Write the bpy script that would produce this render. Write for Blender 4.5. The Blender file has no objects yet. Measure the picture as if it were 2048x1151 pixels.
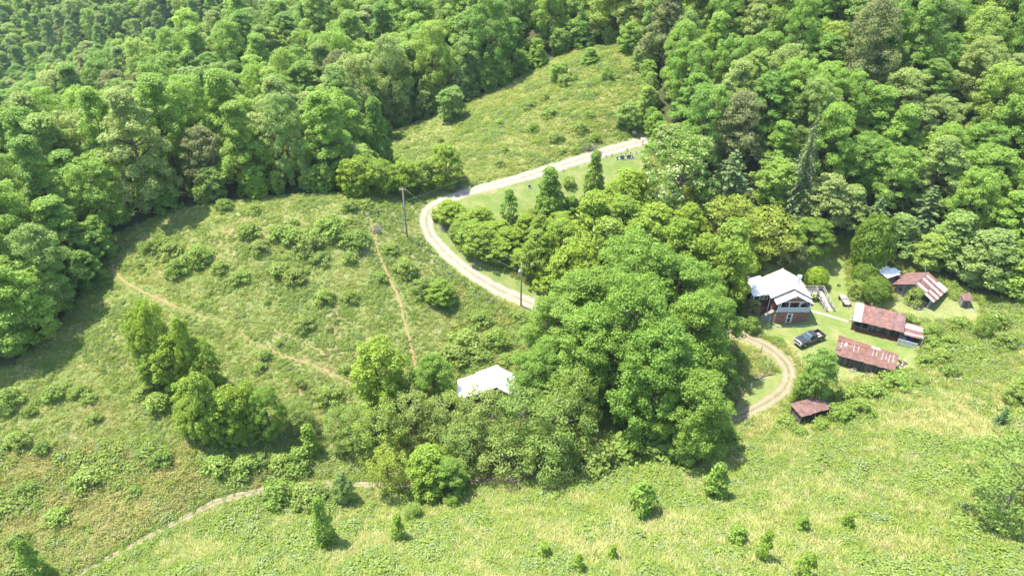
import bpy, bmesh, math, random
import numpy as np
from mathutils import Vector, Matrix

R = math.radians
scene = bpy.context.scene
COL = scene.collection

# ------------------------------------------------------------------ camera, sky, sun, exposure
FPX, PITCH, CAMH = 1384.0, R(35.0), 78.0          # focal length in photo pixels (2048 wide), tilt, height
cam = bpy.data.cameras.new('camera'); camo = bpy.data.objects.new('camera', cam); COL.objects.link(camo)
cam.sensor_width = 36.0; cam.lens = 36.0 * FPX / 2048.0
cam.clip_start = 0.5; cam.clip_end = 5000
camo.location = (0, 0, CAMH); camo.rotation_euler = (math.pi/2 - PITCH, 0, 0)
scene.camera = camo

SUN_EL, SUN_AZ = R(68), math.atan2(-0.93, 0.37)    # azimuth from +Y towards +X
world = bpy.data.worlds.new('World'); scene.world = world; world.use_nodes = True
wn = world.node_tree.nodes; wl = world.node_tree.links
bg = wn.get('Background') or wn.new('ShaderNodeBackground')
sky = wn.new('ShaderNodeTexSky'); sky.sky_type = 'NISHITA'; sky.sun_disc = False
sky.sun_elevation = SUN_EL; sky.sun_rotation = SUN_AZ
sky.altitude = 700; sky.air_density = 1.0; sky.dust_density = 1.5; sky.ozone_density = 1.0
wl.new(sky.outputs[0], bg.inputs['Color']); bg.inputs['Strength'].default_value = 0.15
sl = bpy.data.lights.new('sun', 'SUN'); sl.energy = 3.5; sl.angle = R(0.5); sl.color = (1.0, 0.945, 0.82)
slo = bpy.data.objects.new('sun', sl); COL.objects.link(slo)
_sd = Vector((math.sin(SUN_AZ)*math.cos(SUN_EL), math.cos(SUN_AZ)*math.cos(SUN_EL), math.sin(SUN_EL)))
slo.rotation_euler = (-_sd).to_track_quat('-Z', 'Y').to_euler(); slo.location = (-60, 120, 160)
scene.view_settings.view_transform = 'Standard'; scene.view_settings.look = 'None'
scene.view_settings.exposure = 1.74; scene.view_settings.gamma = 1.0
scene.view_settings.use_curve_mapping = False
scene.cycles.max_bounces = 6; scene.cycles.diffuse_bounces = 3; scene.cycles.glossy_bounces = 2
scene.cycles.transmission_bounces = 4; scene.cycles.transparent_max_bounces = 6

# ------------------------------------------------------------------ pixels <-> place
FW = np.array([0, math.cos(PITCH), -math.sin(PITCH)]); UPV = np.array([0, math.sin(PITCH), math.cos(PITCH)])
def ray(px, py):
    return FW + ((px-1024)/FPX)*np.array([1.0, 0, 0]) - ((py-575.5)/FPX)*UPV
def unz(px, py, z):
    d = ray(px, py); t = (z-CAMH)/d[2]; return np.array([0, 0, CAMH]) + t*d
def proj(x, y, z):
    q2 = z-CAMH; dz = y*FW[1] + q2*FW[2]; v = y*UPV[1] + q2*UPV[2]
    dz = np.where(dz > 1, dz, 1) if isinstance(dz, np.ndarray) else max(dz, 1)
    return 1024 + FPX*x/dz, 575.5 - FPX*v/dz

# heights (m, house yard = 0) read off along the photograph
CP = [  # px, py, z
 (1585,650,0),(1617,695,0),(1667,735,0),(1765,755,0),(1500,645,.1),(1640,612,.9),(1620,530,2.3),(1550,530,2.4),
 (1690,660,.35),(1706,662,.4),(1800,690,.4),(1840,700,.6),(1787,588,2.4),(1856,618,2.3),(1920,612,2.8),(1760,560,3.0),(1700,520,3.2),
 (1690,600,1.2),(1560,700,-.4),(1590,745,-.9),(1500,760,-1.6),(1540,805,-1.8),(1450,842,-2.9),(1620,840,-.6),(1700,800,0),
 (1900,760,1.6),(2040,700,4),(2040,820,5),(1800,900,3.2),(2040,960,8),(1600,930,1.5),(1700,1060,6),(2040,1140,12),(1500,1145,7.5),
 (1300,1000,0.2),(1300,1145,5.5),(1000,1145,4.2),(1000,1010,-1.6),(1200,940,-2.6),(1250,880,-3.2),(900,965,-4),(750,970,-3.9),
 (560,978,-3.4),(430,1006,-3.0),(250,1100,-2.4),(160,1150,-2.2),(700,1140,1.2),(400,1145,-.4),
 (60,960,1.6),(60,1100,-.6),(300,920,.4),(520,890,-.6),(620,930,-2.6),(700,860,-2.2),(960,860,-3.2),(850,800,-2.0),(1100,800,-2.2),
 (40,780,6.0),(200,700,6.6),(330,760,3.6),(230,545,9.6),(210,480,11.8),(330,430,13.4),(500,420,14.0),(740,430,12.6),(640,390,13.6),
 (480,560,9.0),(640,560,8.2),(480,670,5.2),(640,730,2.2),(765,795,-.6),(800,600,5.2),(830,740,0.6),(700,650,4.6),
 (1095,622,.8),(1042,608,1.7),(960,555,4.2),(890,503,6.6),(855,455,8.4),(885,403,10.2),(1000,368,11.4),(1160,320,12.8),(1290,282,14.2),
 (980,430,9.0),(1150,400,8.4),(1000,520,5.4),(1180,520,4.2),(1300,480,5.2),(1250,620,.6),(1400,640,-.2),(1400,740,-1.8),(1250,740,-1.8),
 (1420,540,2.2),(1240,330,12.0),(780,300,7.0),(900,330,10.2),(900,238,9.5),(1000,280,13.0),(1050,180,16.0),(1200,125,22.0),(1260,200,19.0),(1150,250,16.0)]
P3 = [tuple(unz(a, b, z)) for a, b, z in CP]
P3 += [  # hidden or outside ground: x, y, z
 (75,125,9),(95,122,10),(60,122,8),(110,105,6),(55,150,18),(80,160,24),(110,150,24),(140,130,18),(60,190,31),(95,200,38),(140,190,38),
 (60,240,40),(130,250,46),(200,200,46),(190,120,20),(45,140,13),(35,165,17),(40,200,26),
 (0,230,17),(30,250,28),(-30,210,8),(0,320,22),(80,330,42),(-60,155,5),(-90,150,5),(-120,120,5),(-90,100,8.5),(-140,90,8),(-170,130,-4),
 (-80,380,0),(0,420,20),(-330,150,-20),
 (-90,70,4),(-70,45,1),(-40,25,2),(0,25,9),(60,25,20),(100,50,18),(110,75,9),(150,60,22),(-120,30,4),(0,-40,22),(-100,-40,12),(100,-40,34),
 (300,200,50),(300,0,40),(-300,0,10),(-320,200,-15),(-200,450,-6),(0,450,34),(200,450,55)]
# wooded ridges at the upper left: photo points of the crown surface, 17 m above the ground
CREST = [(0,188,-2),(150,142,4),(300,85,13),(450,32,20),(600,-5,24)]
for a_, b_, zc in [(450,175,14),(200,178,8),(0,215,2),(620,110,20),(350,115,12)]+CREST:
    q = unz(a_, b_, zc); P3.append((q[0], q[1], zc-17))
for a_, b_, zc in CREST[:4]:
    q = unz(a_, b_, zc)
    for s, dz in ((1.15,-18),(1.4,-34),(1.75,-34),(2.15,-8)): P3.append((q[0]*s, q[1]*s, zc-17+dz))
P3 = np.array(P3, float)
def _tps_fit(P, lam):
    n = len(P); S = 100.0
    d = np.linalg.norm(P[:, None, :2]-P[None, :, :2], axis=2)/S
    K = np.where(d > 0, d*d*np.log(d+1e-12), 0) + lam*np.eye(n)
    Q = np.c_[np.ones(n), P[:, :2]/S]
    A = np.block([[K, Q], [Q.T, np.zeros((3, 3))]])
    return np.linalg.solve(A, np.r_[P[:, 2], 0, 0, 0])
W = _tps_fit(P3, 0.0006)
def _tps(x, y):
    out = np.zeros(x.shape)
    S = 100.0; n = len(P3)
    for i in range(n):
        d2 = ((x-P3[i, 0])**2 + (y-P3[i, 1])**2)/S/S
        out += W[i]*0.5*d2*np.log(d2+1e-12)
    return out + W[n] + W[n+1]*x/S + W[n+2]*y/S

_rs = np.random.RandomState(5)
_lat = _rs.rand(256, 256)
def vnoise(x, y):
    xi = np.floor(x).astype(int); yi = np.floor(y).astype(int); fx = x-xi; fy = y-yi
    fx = fx*fx*(3-2*fx); fy = fy*fy*(3-2*fy)
    g = lambda a, b: _lat[a & 255, b & 255]
    return (g(xi, yi)*(1-fx)+g(xi+1, yi)*fx)*(1-fy) + (g(xi, yi+1)*(1-fx)+g(xi+1, yi+1)*fx)*fy
def fbm(x, y, o=3):
    s = 0; a = .5
    for k in range(o):
        s = s + a*vnoise(x*2**k+17.3*k, y*2**k+9.1*k); a *= .5
    return s/(1-.5**o)

GX0, GX1, GY0, GY1, GS = -400.0, 230.0, 20.0, 540.0, 1.0
_gx = np.arange(GX0, GX1+.1, GS); _gy = np.arange(GY0, GY1+.1, GS)
_GX, _GY = np.meshgrid(_gx, _gy, indexing='ij')
GZ = _tps(_GX, _GY) + 0.5*(fbm(_GX/9, _GY/9, 2)-.5)
def hz(x, y):
    x = np.asarray(x, float); y = np.asarray(y, float)
    fx = np.clip((x-GX0)/GS, 0, len(_gx)-1.001); fy = np.clip((y-GY0)/GS, 0, len(_gy)-1.001)
    i = fx.astype(int); j = fy.astype(int); u = fx-i; v = fy-j
    return (GZ[i, j]*(1-u)+GZ[i+1, j]*u)*(1-v) + (GZ[i, j+1]*(1-u)+GZ[i+1, j+1]*u)*v
def hit(px, py):
    """first meeting of the sight line of a photo pixel with the ground"""
    d = ray(px, py); d = d/np.linalg.norm(d)
    t = np.arange(35, 420, .25); x = d[0]*t; y = d[1]*t; z = CAMH+d[2]*t
    below = np.nonzero(z < hz(x, y))[0]
    k = below[0] if len(below) else len(t)-1
    return np.array([x[k], y[k], float(hz(x[k], y[k]))])
def px_per_m(p):
    return FPX/(p[1]*FW[1]+(p[2]-CAMH)*FW[2])

# ------------------------------------------------------------------ mesh helpers
class MB:
    def __init__(s): s.v = []; s.f = []; s.m = []
    def face(s, pts, mi=0):
        n = len(s.v); s.v += [tuple(p) for p in pts]; s.f.append(tuple(range(n, n+len(pts)))); s.m.append(mi)
    def hexa(s, b, t, mi=0):
        n = len(s.v); s.v += [tuple(p) for p in b]+[tuple(p) for p in t]
        for q in ((3,2,1,0),(4,5,6,7),(0,1,5,4),(1,2,6,5),(2,3,7,6),(3,0,4,7)):
            s.f.append(tuple(n+i for i in q)); s.m.append(mi)
        return s
    def box(s, x0, x1, y0, y1, z0, z1, mi=0):
        return s.hexa([(x0,y0,z0),(x1,y0,z0),(x1,y1,z0),(x0,y1,z0)], [(x0,y0,z1),(x1,y0,z1),(x1,y1,z1),(x0,y1,z1)], mi)
    def slab(s, q, th, mi=0):
        """four corners (counter-clockwise seen from above) thickened downwards"""
        q = [Vector(p) for p in q]; n = (q[1]-q[0]).cross(q[3]-q[0]).normalized()
        return s.hexa([p-n*th for p in q], q, mi)
    def bar(s, a, b, w, h=None, mi=0):
        a = Vector(a); b = Vector(b); d = (b-a).normalized(); h = h or w
        up = Vector((0,0,1)) if abs(d.z) < .95 else Vector((0,1,0))
        r = d.cross(up).normalized()*w/2; u = r.cross(d).normalized()*h/2
        return s.hexa([a-r-u, a+r-u, b+r-u, b-r-u], [a-r+u, a+r+u, b+r+u, b-r+u], mi)
    def tube(s, pts, rad, n=6, mi=0, cap=True):
        pts = [Vector(p) for p in pts]
        rad = rad if hasattr(rad, '__len__') else [rad]*len(pts)
        base = len(s.v)
        for i, p in enumerate(pts):
            d = (pts[min(i+1, len(pts)-1)]-pts[max(i-1, 0)]).normalized()
            up = Vector((0,0,1)) if abs(d.z) < .9 else Vector((1,0,0))
            r = d.cross(up).normalized(); u = r.cross(d).normalized()
            for k in range(n):
                a = 2*math.pi*k/n; s.v.append(tuple(p+(r*math.cos(a)+u*math.sin(a))*rad[i]))
        for i in range(len(pts)-1):
            for k in range(n):
                a = base+i*n+k; b = base+i*n+(k+1) % n
                s.f.append((a, b, b+n, a+n)); s.m.append(mi)
        if cap:
            s.f.append(tuple(base+k for k in range(n))[::-1]); s.m.append(mi)
            s.f.append(tuple(base+(len(pts)-1)*n+k for k in range(n))); s.m.append(mi)
        return s
    def wheel(s, c, ax, r, w, n=18, mi=0):
        c = Vector(c); ax = Vector(ax).normalized()
        return s.tube([c-ax*w/2, c-ax*w*.38, c+ax*w*.38, c+ax*w/2], [r*.9, r, r, r*.9], n, mi)
    def mesh(s, name, mats, smooth=False):
        me = bpy.data.meshes.new(name); me.from_pydata(s.v, [], s.f)
        mats = mats if isinstance(mats, (list, tuple)) else [mats]
        for m in mats: me.materials.append(M[m])
        if len(mats) > 1: me.polygons.foreach_set('material_index', s.m)
        if smooth: me.polygons.foreach_set('use_smooth', [True]*len(s.f))
        me.update(); return me
    def build(s, name, mats, parent=None, smooth=False, bevel=0):
        o = bpy.data.objects.new(name, s.mesh(name, mats, smooth)); COL.objects.link(o)
        if parent: o.parent = parent
        if bevel:
            b = o.modifiers.new('bevel', 'BEVEL'); b.width = bevel; b.segments = 2; b.limit_method = 'ANGLE'
        return o
def tag(o, label=None, cat=None, group=None, kind=None):
    if label: o['label'] = label
    if cat: o['category'] = cat
    if group: o['group'] = group
    if kind: o['kind'] = kind
    return o
def thing(name, loc, label, cat, rz=0, group=None):
    o = bpy.data.objects.new(name, None); COL.objects.link(o); o.empty_display_size = .3
    o.location = tuple(float(c) for c in loc); o.rotation_euler = (0, 0, rz)
    return tag(o, label, cat, group)
def quads(name, Q, mat, vals=None):
    """Q: (N,4,3) loose quads -> mesh with per-face float attribute 'v'"""
    n = len(Q); me = bpy.data.meshes.new(name)
    me.vertices.add(4*n); me.vertices.foreach_set('co', np.ascontiguousarray(Q, dtype=np.float32).ravel())
    me.loops.add(4*n); me.loops.foreach_set('vertex_index', np.arange(4*n, dtype=np.int32))
    me.polygons.add(n); me.polygons.foreach_set('loop_start', np.arange(0, 4*n, 4, dtype=np.int32))
    me.polygons.foreach_set('loop_total', np.full(n, 4, dtype=np.int32))
    if vals is not None:
        a = me.attributes.new('v', 'FLOAT', 'FACE'); a.data.foreach_set('value', np.asarray(vals, dtype=np.float32))
    me.materials.append(M[mat]); me.update(calc_edges=True); me.validate(); return me

# ------------------------------------------------------------------ materials
M = {}
def nodes(name):
    m = bpy.data.materials.new(name); m.use_nodes = True; M[name] = m
    return m, m.node_tree.nodes, m.node_tree.links, m.node_tree.nodes['Principled BSDF']
def nz(N, L, scale, detail=3, vec=None, rough=.55):
    t = N.new('ShaderNodeTexNoise'); t.inputs['Scale'].default_value = scale
    t.inputs['Detail'].default_value = detail; t.inputs['Roughness'].default_value = rough
    if vec is not None: L.new(vec, t.inputs['Vector'])
    return t.outputs['Fac']
def ramp(N, L, fac, stops):
    r = N.new('ShaderNodeValToRGB'); L.new(fac, r.inputs[0]); e = r.color_ramp.elements
    while len(e) < len(stops): e.new(.5)
    for k, (p, c) in enumerate(stops):
        e[k].position = p; e[k].color = (c, c, c, 1) if not hasattr(c, '__len__') else (*c, 1)
    return r.outputs[0]
def mix(N, L, fac, a, b, mode='MIX'):
    x = N.new('ShaderNodeMix'); x.data_type = 'RGBA'; x.blend_type = mode
    for k, s in ((0, fac), (6, a), (7, b)):
        if isinstance(s, bpy.types.NodeSocket): L.new(s, x.inputs[k])
        elif hasattr(s, '__len__'): x.inputs[k].default_value = (*s[:3], 1)
        else: x.inputs[k].default_value = s if k == 0 else (s, s, s, 1)
    return x.outputs[2]
def pos(N): return N.new('ShaderNodeNewGeometry').outputs['Position']
def objco(N): return N.new('ShaderNodeTexCoord').outputs['Object']
def bump(N, L, b, h, st=.3, dist=.05):
    u = N.new('ShaderNodeBump'); u.inputs['Strength'].default_value = st; u.inputs['Distance'].default_value = dist
    L.new(h, u.inputs['Height']); L.new(u.outputs[0], b.inputs['Normal'])

def plain(name, c, rough=.7, metal=0, noise=.25, scale=3, spec=.3):
    m, N, L, b = nodes(name)
    f = nz(N, L, scale, 4, objco(N))
    k = ramp(N, L, f, [(.3, tuple(x*(1-noise) for x in c)), (.7, tuple(min(1, x*(1+noise)) for x in c))])
    L.new(k, b.inputs['Base Color']); b.inputs['Roughness'].default_value = rough; b.inputs['Metallic'].default_value = metal
    b.inputs['Specular IOR Level'].default_value = spec
    return m
def leaf(name, cols, trans=.5, rough=.5, spec=.25, vr=(.7, 1.3), gain=1.95):
    m, N, L, b = nodes(name)
    oi = N.new('ShaderNodeObjectInfo').outputs['Random']
    k = ramp(N, L, oi, [(i/max(1, len(cols)-1), tuple(min(.9, v*gain) for v in c)) for i, c in enumerate(cols)])   # reflects about (1-trans) of this
    at = N.new('ShaderNodeAttribute'); at.attribute_name = 'v'
    mr = N.new('ShaderNodeMapRange'); L.new(at.outputs['Fac'], mr.inputs[0])
    mr.inputs[3].default_value = vr[0]; mr.inputs[4].default_value = vr[1]
    c = mix(N, L, 1.0, k, mr.outputs[0], 'MULTIPLY')
    L.new(c, b.inputs['Base Color']); b.inputs['Roughness'].default_value = rough
    b.inputs['Specular IOR Level'].default_value = spec
    t = N.new('ShaderNodeBsdfTranslucent'); L.new(mix(N, L, 1.0, c, (1.15, 1.08, .7), 'MULTIPLY'), t.inputs[0])
    ms = N.new('ShaderNodeMixShader'); ms.inputs[0].default_value = trans
    L.new(b.outputs[0], ms.inputs[1]); L.new(t.outputs[0], ms.inputs[2])
    L.new(ms.outputs[0], N['Material Output'].inputs[0])
    return m

leaf('leaf_wood', [(.084,.146,.028),(.130,.192,.036),(.098,.162,.032),(.160,.208,.042),(.112,.166,.048),(.158,.190,.062),(.090,.152,.030),(.142,.206,.036),(.106,.168,.036)], gain=2.4)
leaf('leaf_grove', [(.130,.186,.024),(.152,.204,.027),(.118,.176,.024),(.142,.194,.032)], gain=2.15)
leaf('leaf_deep', [(.098,.162,.026),(.114,.176,.028),(.124,.184,.032)], gain=2.15)
leaf('leaf_lime', [(.150,.198,.028),(.172,.208,.036),(.158,.196,.028)])
leaf('leaf_olive', [(.114,.160,.034),(.136,.168,.042),(.106,.156,.034),(.132,.176,.032)], gain=2.15)
leaf('leaf_grey', [(.120,.138,.052),(.132,.148,.060)], gain=2.15)
leaf('leaf_bush', [(.118,.176,.032),(.138,.190,.040),(.124,.176,.036),(.154,.196,.046)], gain=2.15)
leaf('leaf_box', [(.088,.138,.018),(.096,.146,.020)])
leaf('leaf_shrub', [(.150,.212,.020),(.158,.218,.022)])
leaf('needle', [(.042,.090,.032),(.055,.105,.036)], trans=.3)
leaf('needle_old', [(.095,.128,.044),(.104,.132,.048)], trans=.3)
leaf('needle_pine', [(.085,.128,.042),(.078,.120,.040)], trans=.3)
leaf('blossom', [(.22,.225,.105),(.26,.25,.13)], trans=.4)
leaf('twig', [(.22,.19,.17),(.27,.24,.21)], trans=.05)
leaf('grass_green', [(.162,.208,.042),(.184,.222,.050),(.150,.198,.042),(.204,.230,.064)], vr=(.75,1.3))
leaf('grass_straw', [(.300,.280,.138),(.250,.262,.098),(.330,.300,.158),(.228,.252,.086)], vr=(.75,1.25))
leaf('weed', [(.124,.174,.032),(.152,.196,.038),(.112,.164,.032),(.170,.206,.050)], vr=(.7,1.35))
leaf('weed_grey', [(.138,.182,.070),(.155,.192,.082)], vr=(.7,1.3))

plain('bark', (.105,.085,.065), .9, noise=.4, scale=4)
plain('bark_pale', (.20,.18,.155), .9, noise=.3, scale=4)
plain('pole_wood', (.25,.20,.16), .85, noise=.35, scale=5)
plain('post_wood', (.20,.17,.14), .9, noise=.4, scale=6)
plain('lumber', (.36,.30,.22), .85, noise=.3, scale=4)
plain('concrete', (.27,.255,.225), .9, noise=.2, scale=2)
plain('stone', (.30,.28,.25), .9, noise=.35, scale=4)
plain('headstone', (.16,.16,.17), .6, noise=.3, scale=5)
plain('headstone_pale', (.45,.44,.42), .7, noise=.2, scale=5)
plain('white_paint', (.78,.78,.76), .5, noise=.05, scale=3)
plain('white_trim', (.72,.73,.74), .5, noise=.08, scale=3)
plain('grey_siding', (.50,.54,.57), .6, noise=.06, scale=2)
plain('dark_boards', (.060,.045,.036), .8, noise=.4, scale=4)
plain('fascia', (.10,.10,.115), .6, noise=.2)
plain('galvanised', (.45,.46,.47), .4, .6, .15, 3)
plain('gate_metal', (.42,.43,.43), .45, .4, .15, 3)
plain('dark_metal', (.05,.05,.055), .5, .3, .3, 4)
plain('rust', (.20,.085,.055), .85, 0, .4, 6)
plain('rubber', (.022,.022,.024), .75, 0, .3, 5)
plain('blue_tarp', (.03,.09,.30), .5, 0, .3, 3)
plain('brown_deck', (.30,.27,.25), .85, 0, .25, 4)
plain('soil', (.20,.135,.085), .95, 0, .3, 3)
plain('shirt', (.75,.75,.72), .8, 0, .05, 4)
plain('jeans', (.05,.07,.12), .85, 0, .2, 6)
plain('skin', (.45,.29,.21), .6, 0, .06, 6)
plain('hair', (.035,.025,.02), .7, 0, .2, 8)
plain('wire', (.30,.30,.29), .5, .3, .1, 3)
plain('interior', (.05,.045,.04), .9, 0, .4, 2)

def wood_grey(name, c, dark=.45):
    m, N, L, b = nodes(name); g = N.new('ShaderNodeNewGeometry')
    mp = N.new('ShaderNodeMapping'); mp.inputs['Scale'].default_value = (14, 14, 1.1)
    L.new(objco(N), mp.inputs[0])
    k1 = ramp(N, L, g.outputs['Random Per Island'], [(0, tuple(x*(1-dark) for x in c)), (.6, c), (1, tuple(x*1.35 for x in c))])
    k2 = ramp(N, L, nz(N, L, 1, 4, mp.outputs[0]), [(.3, .55), (.7, 1.25)])
    L.new(mix(N, L, 1, k1, k2, 'MULTIPLY'), b.inputs['Base Color']); b.inputs['Roughness'].default_value = .9
wood_grey('old_boards', (.19,.165,.14)); wood_grey('black_boards', (.115,.105,.095)); wood_grey('grey_planks', (.34,.31,.28), .25)
wood_grey('white_planks', (.62,.61,.58), .15)

def metal_roof(name, c1, c2, c3, pale=(.42,.36,.33)):
    m, N, L, b = nodes(name); oi = N.new('ShaderNodeObjectInfo').outputs['Random']
    k = ramp(N, L, oi, [(0, c1), (.35, c2), (.7, c3), (1, c1)])
    f = nz(N, L, 1.6, 5, pos(N), .65)
    k = mix(N, L, ramp(N, L, f, [(.42, 0), (.62, .75)]), k, tuple(x*.55 for x in c2))
    f2 = nz(N, L, .9, 5, pos(N), .7)
    k = mix(N, L, ramp(N, L, f2, [(.58, 0), (.72, .55)]), k, pale)
    L.new(k, b.inputs['Base Color']); b.inputs['Roughness'].default_value = .65; b.inputs['Specular IOR Level'].default_value = .3
metal_roof('rust_roof', (.225,.112,.090), (.195,.098,.082), (.240,.124,.096), (.30,.215,.19))
metal_roof('rust_roof_purple', (.195,.110,.098), (.172,.098,.088), (.210,.120,.104), (.26,.19,.17))
metal_roof('bright_roof', (.52,.48,.45), (.44,.40,.37), (.56,.52,.49), (.38,.29,.25))
metal_roof('orange_roof', (.21,.095,.06), (.20,.10,.065), (.24,.12,.08), (.28,.18,.14))
def white_roof():
    m, N, L, b = nodes('white_roof')
    k = ramp(N, L, nz(N, L, .6, 4, pos(N)), [(.3, (.76,.75,.72)), (.7, (.83,.82,.79))])
    L.new(k, b.inputs['Base Color']); b.inputs['Roughness'].default_value = .45
white_roof()
def brick():
    m, N, L, b = nodes('brick')
    t = N.new('ShaderNodeTexBrick'); mp = N.new('ShaderNodeMapping'); mp.inputs['Rotation'].default_value = (math.pi/2, 0, 0)
    L.new(objco(N), mp.inputs[0]); L.new(mp.outputs[0], t.inputs['Vector'])
    t.inputs['Scale'].default_value = 1; t.inputs['Brick Width'].default_value = .22; t.inputs['Row Height'].default_value = .075
    t.inputs['Mortar Size'].default_value = .008
    t.inputs['Color1'].default_value = (.30,.105,.065,1); t.inputs['Color2'].default_value = (.22,.075,.05,1); t.inputs['Mortar'].default_value = (.33,.27,.22,1)
    k = mix(N, L, .3, t.outputs[0], ramp(N, L, nz(N, L, 1.3, 4, pos(N)), [(.3, (.16,.06,.045)), (.7, (.36,.14,.09))]))
    L.new(k, b.inputs['Base Color']); b.inputs['Roughness'].default_value = .85
brick()
plain('red_boards', (.27,.095,.070), .85, 0, .3, 3)
plain('red_trim', (.16,.045,.04), .8, 0, .2, 3)
def glass(name, c, rough=.08):
    m, N, L, b = nodes(name); b.inputs['Base Color'].default_value = (*c, 1); b.inputs['Roughness'].default_value = rough
    b.inputs['Specular IOR Level'].default_value = .6
    k = ramp(N, L, nz(N, L, 2, 2, objco(N)), [(.3, tuple(x*.7 for x in c)), (.7, tuple(x*1.3 for x in c))]); L.new(k, b.inputs['Base Color'])
glass('window_glass', (.030,.045,.050)); glass('car_glass', (.025,.055,.075), .05); glass('lamp_glass', (.55,.55,.56), .1); glass('red_lamp', (.30,.02,.02), .2)
def paint():
    m, N, L, b = nodes('truck_paint'); b.inputs['Metallic'].default_value = .35
    L.new(ramp(N, L, nz(N, L, 2, 3, objco(N)), [(.3, (.040,.041,.047)), (.7, (.055,.056,.062))]), b.inputs['Base Color'])
    b.inputs['Roughness'].default_value = .38; b.inputs['Coat Weight'].default_value = .4; b.inputs['Coat Roughness'].default_value = .16
paint(); plain('chrome', (.55,.55,.56), .25, .9, .05, 3); plain('bed_liner', (.09,.085,.085), .8, 0, .3, 5); plain('bed_load', (.36,.27,.25), .85, 0, .25, 5)

def ground_mat():
    m, N, L, b = nodes('ground'); p = pos(N)
    z = N.new('ShaderNodeAttribute'); z.attribute_name = 'zone'
    s = N.new('ShaderNodeSeparateColor'); L.new(z.outputs['Color'], s.inputs[0])
    f1 = nz(N, L, .13, 5, p, .6); f2 = nz(N, L, .8, 4, p, .65); f3 = nz(N, L, 5, 3, p, .6)
    green = ramp(N, L, f2, [(.30, (.120,.170,.045)), (.5, (.165,.202,.062)), (.72, (.215,.228,.088))])
    straw = ramp(N, L, f2, [(.28, (.190,.205,.078)), (.5, (.245,.238,.112)), (.75, (.300,.272,.150))])
    pas = mix(N, L, ramp(N, L, f1, [(.48, 0), (.66, .7)]), green, straw)
    pas = mix(N, L, s.outputs[1], pas, straw)
    lawn = ramp(N, L, nz(N, L, .35, 5, p, .65), [(.28, (.112,.170,.038)), (.50, (.160,.202,.058)), (.66, (.225,.225,.090)), (.8, (.27,.245,.125))])
    k = mix(N, L, s.outputs[0], pas, lawn)
    dm = N.new('ShaderNodeMath'); dm.operation = 'MULTIPLY'; L.new(s.outputs[1], dm.inputs[0]); L.new(ramp(N, L, nz(N, L, .5, 5, p, .65), [(.35, .1), (.6, 1)]), dm.inputs[1])
    k = mix(N, L, dm.outputs[0], k, straw)
    dirt = ramp(N, L, f2, [(.3, (.27,.17,.10)), (.7, (.40,.27,.17))])
    k = mix(N, L, s.outputs[2], k, dirt)
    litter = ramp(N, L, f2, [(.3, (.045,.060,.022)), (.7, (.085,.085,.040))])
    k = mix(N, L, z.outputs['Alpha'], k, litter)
    k = mix(N, L, 1, k, ramp(N, L, f3, [(.25, .72), (.75, 1.22)]), 'MULTIPLY')
    L.new(k, b.inputs['Base Color']); b.inputs['Roughness'].default_value = .95; b.inputs['Specular IOR Level'].default_value = .1
    bump(N, L, b, f3, .6, .12)
ground_mat()
def road_mat(name, pale, mid, dark, centre):
    m, N, L, b = nodes(name); p = pos(N)
    a = N.new('ShaderNodeAttribute'); a.attribute_name = 'across'
    f = nz(N, L, .9, 5, p, .65); f2 = nz(N, L, 6, 3, p, .6)
    k = ramp(N, L, f, [(.3, mid), (.65, pale)])
    ct = ramp(N, L, a.outputs['Fac'], [(0, 1), (.12, .45), (.25, 0), (.37, .2), (.50, 1), (.63, .2), (.75, 0), (.88, .45), (1, 1)])
    k = mix(N, L, mix(N, L, 1, ct, ramp(N, L, f, [(.25, 1.3), (.75, .4)]), 'MULTIPLY'), k, centre)
    k = mix(N, L, ramp(N, L, f2, [(.55, 0), (.8, .35)]), k, dark)
    L.new(k, b.inputs['Base Color']); b.inputs['Roughness'].default_value = .95; b.inputs['Specular IOR Level'].default_value = .15
    bump(N, L, b, f2, .5, .05)
road_mat('gravel', (.350,.312,.245), (.290,.256,.198), (.200,.175,.130), (.200,.188,.120))
road_mat('track', (.29,.235,.168), (.24,.19,.132), (.165,.125,.085), (.125,.145,.052))
road_mat('red_dirt', (.35,.205,.105), (.30,.170,.088), (.21,.115,.06), (.31,.185,.098))

# ------------------------------------------------------------------ which ground is what (photo outlines of ground areas)
def inpoly(poly, x, y):
    x = np.asarray(x, float); y = np.asarray(y, float); r = np.zeros(x.shape, bool); n = len(poly)
    for i in range(n):
        x1, y1 = poly[i]; x2, y2 = poly[(i+1) % n]
        c = ((y1 > y) != (y2 > y)); r ^= c & (x < (x2-x1)*(y-y1)/((y2-y1) if y2 != y1 else 1e-9)+x1)
    return r
def world_poly(pp): return [tuple(hit(a, b)[:2]) for a, b in pp]
LAWN = [world_poly(p) for p in (
  [(1475,610),(1490,560),(1530,530),(1600,510),(1650,490),(1690,520),(1700,600),(1790,600),(1890,600),(1960,600),(1960,640),(1850,640),(1760,615),(1840,690),(1835,740),(1800,740),(1700,760),(1650,760),(1600,720),(1560,680),(1480,650)],
  [(870,425),(905,402),(1000,378),(1100,350),(1200,322),(1288,292),(1290,335),(1200,380),(1080,410),(1010,450),(900,440)],
  [(868,430),(880,490),(950,550),(1100,608),(1100,590),(1000,540),(920,500),(890,450)],
  [(1440,830),(1500,760),(1540,740),(1570,750),(1560,790),(1500,820),(1440,850)])]
OPEN = world_poly([(-120,760),(20,735),(75,690),(150,610),(185,520),(215,475),(270,452),(350,422),(460,402),(700,384),(735,352),(738,312),(775,262),(880,226),(990,180),(1090,128),(1150,98),(1245,90)])
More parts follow.
